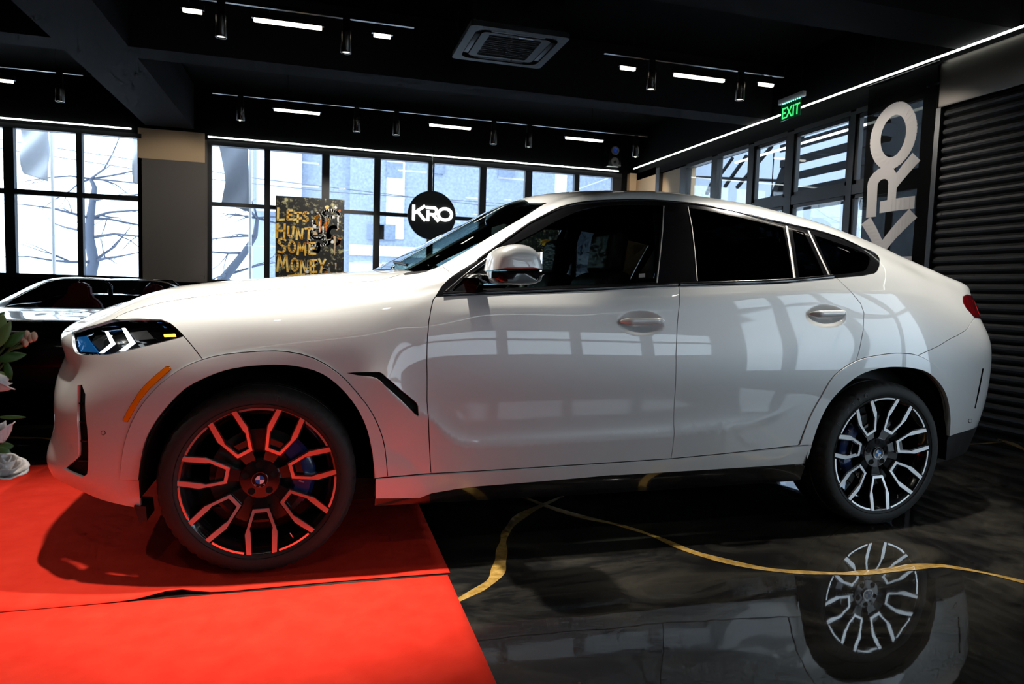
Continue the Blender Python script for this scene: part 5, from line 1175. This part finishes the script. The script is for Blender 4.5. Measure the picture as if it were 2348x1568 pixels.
# ================================================================== outside the back window
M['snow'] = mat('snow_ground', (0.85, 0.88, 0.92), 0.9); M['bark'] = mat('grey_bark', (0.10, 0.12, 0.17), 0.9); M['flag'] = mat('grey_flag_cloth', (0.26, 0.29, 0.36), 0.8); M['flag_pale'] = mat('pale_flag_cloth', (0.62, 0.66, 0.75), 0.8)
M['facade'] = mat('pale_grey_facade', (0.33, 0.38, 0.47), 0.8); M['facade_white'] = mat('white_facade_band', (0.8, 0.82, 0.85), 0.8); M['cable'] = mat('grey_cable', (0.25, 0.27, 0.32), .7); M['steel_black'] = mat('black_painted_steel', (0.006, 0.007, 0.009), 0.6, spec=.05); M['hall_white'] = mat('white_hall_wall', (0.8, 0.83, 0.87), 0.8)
M['hall_far'] = mat('pale_blue_sky_screen', (0.30, 0.34, 0.40), .8); M['far_window'] = mat('far_window_glass', (0.22, 0.27, 0.36), .2)
tag(box('ground_outside', -60, 60, YB+.3, 80, -.5, -.15, M['snow']), kind='structure')
tag(box('ground_front', -60, 60, -60, YF-.3, -.5, -.15, M['snow']), kind='structure')
def bare_tree(x, y, pts, label, seed, spread, n1):
    rnd = random.Random(seed); e = tag(empty('bare_tree', (x, y, -.15)), label, 'tree', 'bare trees outside the back window')
    P_ = [Vector(p) for p in pts]; n = len(P_)
    tube('trunk', P_, [.15*(1-.8*i/(n-1))+.012 for i in range(n)], M['bark'], e, n=7)
    bm = bmesh.new()
    def grow(p, d, L_, r_, dep):
        q = p; path = [p]; rr = [r_]
        for s in range(4):
            d = (d+Vector((rnd.uniform(-.3, .3), rnd.uniform(-.3, .3), rnd.uniform(-.28, .16)))).normalized(); q = q+d*(L_/4); path.append(q); rr.append(r_*(1-.2*(s+1)))
        bm_tube(bm, path, rr, 5 if dep > 1 else 4)
        if dep > 0:
            for s in range(3 if dep > 1 else 3):
                k = rnd.choice((1, 2, 3, 4)); dd = (d+Vector((rnd.uniform(-1, 1), rnd.uniform(-1, 1), rnd.uniform(-.7, .6)))).normalized(); grow(path[k], dd, L_*.62, rr[k]*.55, dep-1)
    for k in range(n1):
        i = rnd.randrange(n//3, n); a = rnd.uniform(0, 6.28); grow(P_[i], Vector((math.cos(a), math.sin(a)*.7, rnd.uniform(-.1, .5))).normalized(), spread*rnd.uniform(.6, 1.1), .05*(1-.5*i/n), 3)
    bm_obj('branches', bm, M['bark'], e, smooth=True)
yT = 15.0
tp = [at(px, py, 'y', yT) for px, py in ((205, 640), (215, 600), (205, 545), (207, 500), (213, 460), (217, 430), (208, 410))]
base = Vector((tp[0].x, yT, -.15)); bare_tree(base.x, yT, [(0, 0, 0)]+[tuple(p-base) for p in tp], 'bare tree behind the window left of the column', 4, 2.2, 16)
tp = [at(px, py, 'y', yT) for px, py in ((470, 690), (520, 630), (560, 580), (585, 540), (590, 500))]
base = Vector((tp[0].x, yT, -.15)); bare_tree(base.x, yT, [(0, 0, 0)]+[tuple(p-base) for p in tp], 'bare tree behind the window right of the column', 9, 1.6, 13)
def flag(px, y, m, label, amp=.05):
    L_ = [at(*p, 'y', y) for p in px]; zt, zb = max(p.z for p in L_), min(p.z for p in L_); n = 24
    left = sorted(L_[:-2], key=lambda p: -p.z); right = sorted(L_[-2:], key=lambda p: -p.z); V = []; F = []
    def ip(Lx, z): zs = [p.z for p in Lx][::-1]; return float(np.interp(z, zs, [p.x for p in Lx][::-1]))
    for j in range(n+1):
        for i in range(9):
            t = i/8; zl = left[0].z+(left[-1].z-left[0].z)*j/n; zr_ = right[0].z+(right[-1].z-right[0].z)*j/n; z = zl+(zr_-zl)*t; x = ip(left, zl)*(1-t)+ip(right, zr_)*t
            V.append((x, amp*math.sin(t*5+j*.3), z))
    for j in range(n):
        for i in range(8): a = j*9+i; F.append((a, a+9, a+10, a+1))
    e = tag(empty('flag', (0, y, 0)), label, 'flag', 'flags outside the back window'); o = mesh_obj('flag_cloth', V, F, m, e, smooth=True); sd = o.modifiers.new('cloth', 'SOLIDIFY'); sd.thickness = .004
    xr = right[0].x+.04; tube('flag_pole', [(xr, 0, -.15), (xr, 0, zt+.3)], .03, M['facade_white'], e); tube('flag_arm', [(left[0].x, 0, zt+.02), (xr, 0, zt+.02)], .015, M['facade_white'], e)
flag([(47, 295), (48, 385), (51, 397), (112, 297), (112, 417)], 10.6, M['flag_pale'], 'pale hanging flag behind the window left of the column')
flag([(303, 300), (304, 380), (303, 420), (352, 300), (352, 425)], 10.6, M['flag_pale'], 'flag half hidden by the taupe column')
flag([(500, 325), (515, 400), (517, 420), (507, 465), (569, 330), (571, 486)], 10.3, M['flag'], 'dark grey hanging flag right of the column', .03)
fb = tag(empty('building', (9, 24, -.15)), 'pale grey building across the street behind the back window', 'building')
box('facade', -7.6, 6.6, 0, 8, 0, 16, M['facade'], fb); box('white_bay', -11.2, -7.6, .4, 8, 0, 16, M['facade'], fb)
for k, (xa, xb, za, zb) in enumerate(((-11.0, -9.4, 4.0, 13), (-6.2, -5.5, 3.2, 12), (.8, 1.3, 4.0, 12), (-7.6, 6.6, 2.5, 2.9), (-7.6, 6.6, .0, 2.2))): box('white_band', xa, xb, -.08, .02, za, zb, M['facade_white'], fb)
for (px, py) in ((888, 532), (862, 532), (1000, 380), (905, 390), (1160, 390)):
    p = at(px, py, 'y', 23.9); q = box('window', p.x-9-.32, p.x-9+.32, -.10, .0, p.z+.15-.3, p.z+.15+.3, M['far_window'], fb)
cb = tag(empty('street_cable', (0, 12, 0)), 'thin grey street cables sagging behind the back window', 'cable')
for (a_, b_) in (((0, 320), (1100, 470)), ((0, 340), (760, 440))):
    p, q = at(*a_, 'y', 12), at(*b_, 'y', 12); tube('cable', [(p.x-4, 0, p.z+.3), (p.x, 0, p.z), ((p.x+q.x)/2, 0, (p.z+q.z)/2-.08), (q.x, 0, q.z), (q.x+6, 0, q.z)], .010, M['cable'], cb, n=5)

# ------------------------------------------------------------------ glazed stair hall beyond the shopfront
tag(box('hall_floor', XR+.3, 16, -8, 14, -.12, 0, M['hall_white']), kind='structure')
tag(box('hall_sky_screen', 15.7, 16, -8, 34, -.5, 13, M['hall_far']), kind='structure')  # added tall far wall, blocks the bright sky so the hall looks dimmer
st = tag(empty('staircase', (9.0, 4.2, 0)), 'black open steel staircase in the bright hall behind the shopfront', 'staircase')
def rl(p): return (p.x-9.0, p.y-4.2, p.z)
xs_ = 9.2
for k in range(9):
    pL, pR = at(1815, 455-38*k+0, 'x', xs_), at(1985, 470-38*k, 'x', xs_); y0, y1 = sorted((pL.y, pR.y)); z = (pL.z+pR.z)/2
    box('tread', xs_-9.0-.1+.0, xs_-9.0+.22, y0-4.2-.3, y1-4.2+.2, z-.035, z+.035, M['steel_black'], st); box('tread_lip', xs_-9.0-.1, xs_-9.0-.07, y0-4.2-.3, y1-4.2+.2, z-.11, z-.035, M['steel_black'], st)
p, q = at(1770, 470, 'x', xs_), at(1845, 280, 'x', xs_); tube('stringer', [rl(p), rl(q)], .10, M['steel_black'], st, n=4)
p, q = at(1985, 480, 'x', xs_), at(1990, 240, 'x', xs_); tube('stringer', [rl(p), rl(q)], .10, M['steel_black'], st, n=4)
for (x0, y0, x1, y1, r_) in ((1645, 410, 1680, 362, .04), (1662, 428, 1712, 357, .045), (1690, 430, 1770, 335, .045), (1620, 445, 1632, 420, .05), (1573, 405, 1800, 415, .035)):
    p, q = at(x0, y0, 'x', xs_+.3), at(x1, y1, 'x', xs_+.3); tube('railing', [rl(p), rl(q)], r_, M['steel_black'], st, n=5)
box('landing', .0, 2.2, -4.6, -1.5, 3.3, 3.5, M['steel_black'], st)
for x, y in ((.1, 1.2), (.1, -1.6), (2.0, -4.4)): tube('stair_post', [(x, y, 0), (x, y, 3.4)], .06, M['steel_black'], st, n=6)
tube('glowing_line', [(-1.4, 2.7, 2.72), (-1.4, -2.0, 2.58)], .012, M['led'], st, n=6); tube('glowing_line', [(-2.0, 2.4, 3.42), (-2.0, -2.4, 3.42)], .016, M['led'], st, n=6)  # two thin glowing white lines in front of the stairs
for y_ in (2.2, -1.8): tube('line_rod', [(-1.4, y_, 2.6), (-1.4, y_, 3.6)], .01, M['steel_black'], st, n=5)

# ================================================================== the black sports car
bc = tag(empty('sports_car', (-1.93, 4.62, 0), rz=math.pi/2+math.radians(0)), 'low glossy black sports car with red seats behind the white car bonnet', 'car')
M['black_paint'] = mat('gloss_black_paint', (0.004, 0.004, 0.005), 0.25, 0, 1.0, 0.02); M['red_leather'] = mat('red_leather', (0.30, 0.016, 0.016), 0.5); M['black_car_glass'] = glass_mat('clear_windscreen', (0.8, 0.83, 0.84)); M['head_glass'] = mat('smoked_head_lamp', (0.05, 0.05, 0.06), .05, 0, 1, emit=(1, 1, 1), estr=0.0)
GB = [
 [(-2.5,-2.16,0,.16),(-2.25,-2.12,.45,.15),(-2.05,-1.98,.80,.14),(-1.8,-1.75,.92,.13),(0,0,.93,.13),(1.8,1.8,.94,.15),(2.05,2.02,.85,.20),(2.25,2.12,.5,.25),(2.5,2.14,0,.27)],
 [(-2.5,-2.24,0,.34),(-2.25,-2.2,.46,.34),(-2.05,-2.05,.82,.35),(-1.8,-1.78,.94,.36),(0,0,.955,.34),(1.8,1.8,.98,.38),(2.05,2.06,.88,.45),(2.25,2.18,.5,.5),(2.5,2.22,0,.5)],
 [(-2.5,-2.23,0,.60),(-2.25,-2.19,.46,.61),(-2.05,-2.03,.81,.63),(-1.8,-1.77,.93,.65),(-1.3,-1.3,.96,.67),(0,0,.95,.62),(1.3,1.3,.985,.70),(1.8,1.8,.97,.72),(2.05,2.08,.85,.75),(2.25,2.2,.48,.78),(2.5,2.23,0,.78)],
 [(-2.5,-2.17,0,.73),(-2.25,-2.13,.44,.735),(-2.05,-1.97,.75,.75),(-1.8,-1.72,.86,.775),(-1.3,-1.28,.88,.80),(-.7,-.7,.88,.81),(0,0,.88,.83),(1.3,1.3,.9,.88),(1.8,1.8,.84,.90),(2.05,2.05,.74,.90),(2.25,2.18,.42,.90),(2.5,2.2,0,.9)],
 [(-2.5,-2.02,0,.77),(-2.25,-1.97,.3,.772),(-2.05,-1.8,.52,.78),(-1.8,-1.55,.60,.80),(-1.3,-1.15,.68,.815),(-.95,-.93,.72,.83),(-.7,-.66,.71,.91),(-.35,-.25,.66,1.05),(-.15,-.05,.62,1.11),(0,.06,.60,1.10),(.3,.4,.62,.98),(.62,.68,.62,.94),(1.0,1.0,.6,.95),(1.3,1.3,.6,.94),(1.8,1.75,.6,.92),(2.05,1.95,.5,.915),(2.25,2.1,.3,.91),(2.5,2.15,0,.91)],
 [(-2.5,-1.8,0,.79),(-2.25,-1.76,0,.79),(-2.05,-1.62,0,.797),(-1.8,-1.42,0,.805),(-1.3,-1.15,0,.82),(-.95,-.98,0,.84),(-.7,-.72,0,.94),(-.35,-.3,0,1.08),(-.15,-.08,0,1.14),(0,.05,0,1.13),(.3,.4,0,1.0),(.62,.68,0,.95),(1.0,1.0,0,.96),(1.3,1.3,0,.95),(1.8,1.75,0,.935),(2.05,1.95,0,.92),(2.25,2.1,0,.915),(2.5,2.16,0,.91)],
]
SB = np.concatenate([np.arange(-2.5, -1.7, .08), np.arange(-1.7, 1.7, .11), np.arange(1.75, 2.51, .08)])
for gi in (3, 4, 5): GB[gi] = [(s_, x_, w_, z_+.032*float(np.interp(s_, [-1.8, -.95], [1, 0]))) for s_, x_, w_, z_ in GB[gi]]
bl = Loft(GB, SB, fit=3); bl.prepare(ku=2, kv=6); UB = lambda s: float(np.interp(s, SB, np.arange(len(SB))))
BP = []
def addb(name, poly, **kw): BP.append(dict(name=name, poly=resample([(UB(s), v) for s, v in poly], .05), **kw))
def circ(s, z, r):
    out = []
    for k in range(25):
        a = math.pi*(-.15+1.3*k/24); out.append(bl.near((s+r*math.cos(a), -.95, z+r*math.sin(a))))
    return out+[(out[-1][0], 0), (out[0][0], 0)]
BP.append(dict(name='#opening', poly=circ(-1.28, .34, .37))); BP.append(dict(name='#opening', poly=circ(1.28, .34, .37)))
addb('windscreen', [(-.92, 5), (-.90, 4.05), (-.66, 4.0), (-.34, 4.04), (-.24, 4.1), (-.25, 5)], m='black_car_glass', merge=True, gap=.002, depth=.005)
BP.append(dict(name='#opening', poly=resample([(UB(s_), v_) for s_, v_ in ((-.56, 3.06), (-.05, 3.85), (-.03, 5), (.62, 5), (.62, 3.9), (.66, 3.06))], .05)))
addb('rear_deck', [(.66, 5), (.66, 4.0), (1.9, 4.0), (1.9, 5)], m='black_paint', merge=True)
addb('door', [(-.72, 3.05), (.70, 3.05), (.74, 2.2), (.6, .6), (-.7, .6), (-.78, 2)], m='black_paint')
addb('head_lamp', [(-2.12, 2.55), (-1.86, 2.7), (-1.62, 3.0), (-1.72, 3.1), (-2.0, 3.0), (-2.14, 2.8)], m='head_glass', offset=.002)
addb('front_grille', [(-2.5, .5), (-2.2, .5), (-2.12, .9), (-2.2, 1.35), (-2.5, 1.35)], m='satin_black', offset=-.03, merge=True)
addb('bonnet', [(-2.5, 3.6), (-2.25, 3.55), (-2.0, 3.5), (-1.6, 3.55), (-1.0, 3.75), (-.96, 5), (-2.5, 5)], m='black_paint', merge=True)
qb, tb, ob, pb, nb_ = cut_panels(bl, BP, du=.5, dv=.16)
flat = np.abs(pb[:, 1]) < .004; nb_[flat, 1] = 0; nb_ /= np.maximum(np.linalg.norm(nb_, axis=1, keepdims=True), 1e-9); pb[flat, 1] = 0
for i, p in list(enumerate(BP))+[(-1, dict(name='body_shell', m='black_paint', merge=True))]:
    if p['name'][0] == '#': continue
    tri = tb[ob == i]
    if len(tri) == 0: print('EMPTY', p['name']); continue
    for sd in ((0,) if p.get('merge') else (0, 1)):
        me = panel_mesh(p['name'], tri, pb, nb_, mirror=1 if (sd or p.get('merge')) else 0, merge_mirror=bool(p.get('merge')), gap=p.get('gap', .002), depth=p.get('depth', .012), offset=p.get('offset', 0)); me.materials.append(M[p['m']]); link(bpy.data.objects.new(p['name'], me), bc)
box('underbody', -1.9, 1.95, -.85, .85, .14, .30, M['liner'], bc); box('cabin_tub', -.75, 1.3, -.78, .78, .28, .70, M['cabin'], bc)
for y in (-.37, .37):
    e = empty('seat', (-.02, y, .44), bc); e['label'] = 'red sport seat'
    bm = bmesh.new(); out = [(-.24, 0), (.24, 0), (.27, .30), (.21, .44), (.12, .50), (.10, .62), (.0, .66), (-.10, .62), (-.12, .50), (-.21, .44), (-.27, .30)]
    bm_prism(bm, out, .0, .11, frame=lambda u, v, h: (h+v*.30, u, v)); bmesh.ops.recalc_face_normals(bm, faces=bm.faces[:]); bmesh.ops.bevel(bm, geom=bm.edges[:], offset=.02, segments=2, affect='EDGES'); bmesh.ops.triangulate(bm, faces=[f for f in bm.faces if len(f.verts) > 4]); bm_obj('seat_back', bm, M['red_leather'], e, angle=45)
    box('seat_cushion', -.42, .05, -.24, .24, -.10, .08, M['red_leather'], e, bevel=.03)
bm = bmesh.new(); bm_prism(bm, [(-.95, .5), (-.45, .5), (-.42, .76), (-.6, .84), (-.92, .80)], -.72, .72, frame=lambda u, v, h: (u, h, v)); bmesh.ops.recalc_face_normals(bm, faces=bm.faces[:]); bmesh.ops.triangulate(bm, faces=[f for f in bm.faces if len(f.verts) > 4]); bm_obj('dashboard', bm, M['cabin'], bc)
bm = bmesh.new(); bm_tube(bm, [Vector((-.42+.06*math.sin(t), -.37+.17*math.cos(t), .80+.16*math.sin(t))) for t in [2*math.pi*k/24 for k in range(25)]], .015, 8, caps=False); bm_obj('steering_wheel', bm, M['cabin'], bc, smooth=True)
for y in (-.37, .37):
    bm = bmesh.new(); bm_tube(bm, [(.72, y-.17, .90), (.70, y-.17, 1.05), (.69, y-.10, 1.12), (.69, y+.10, 1.12), (.70, y+.17, 1.05), (.72, y+.17, .90)], .028, 8); bm_obj('roll_hoop', bm, M['black_paint'], bc, smooth=True)
for sg in (1, -1):
    for x in (-1.28, 1.28):
        wl = empty('wheel', (x, -.90*sg, .34), bc); wl.rotation_euler = (0, 0, 0 if sg == 1 else math.pi)
        lathe('tyre', [(.24, .0), (.26, -.02), (.31, -.02), (.335, 0), (.34, .03), (.34, .2), (.32, .23), (.24, .22)], M['rubber'], wl, n=64); lathe('rim', [(.0, .03), (.05, .02), (.06, .04), (.22, .05), (.235, .0), (.245, .0), (.245, .1)], M['wheel_black'], wl, n=48)
        for k in range(5):
            a_ = 2*math.pi*k/5; bm = bmesh.new(); bm_prism(bm, [(-.028, .04), (.028, .04), (.02, .235), (-.02, .235)], .0, .03, frame=lambda u, v, h: (u*math.sin(a_)+v*math.cos(a_), h, -u*math.cos(a_)+v*math.sin(a_))); bmesh.ops.recalc_face_normals(bm, faces=bm.faces[:]); bm_obj('spoke', bm, M['alu'], wl)
    bm = bmesh.new(); bmesh.ops.create_uvsphere(bm, u_segments=20, v_segments=12, radius=1)
    for v in bm.verts: v.co = Vector((-.52+v.co.x*.07*(1.3 if v.co.x < 0 else .5), (-1.0+v.co.y*.11)*sg, .985+v.co.z*.07))
    bm_obj('door_mirror', bm, M['black_paint'], bc, smooth=True); tube('mirror_stalk', [(-.52, -.84*sg, .86), (-.52, -.93*sg, .96)], .018, M['black_paint'], bc)
    bm = bmesh.new(); bm_prism(bm, [(-2.0, .30), (-1.93, .30), (-1.90, .42), (-1.99, .42)], -.62*sg, -.80*sg, frame=lambda u, v, h: (u-.12, h, v)); bmesh.ops.recalc_face_normals(bm, faces=bm.faces[:]); bm_obj('side_intake', bm, M['satin_black'], bc)
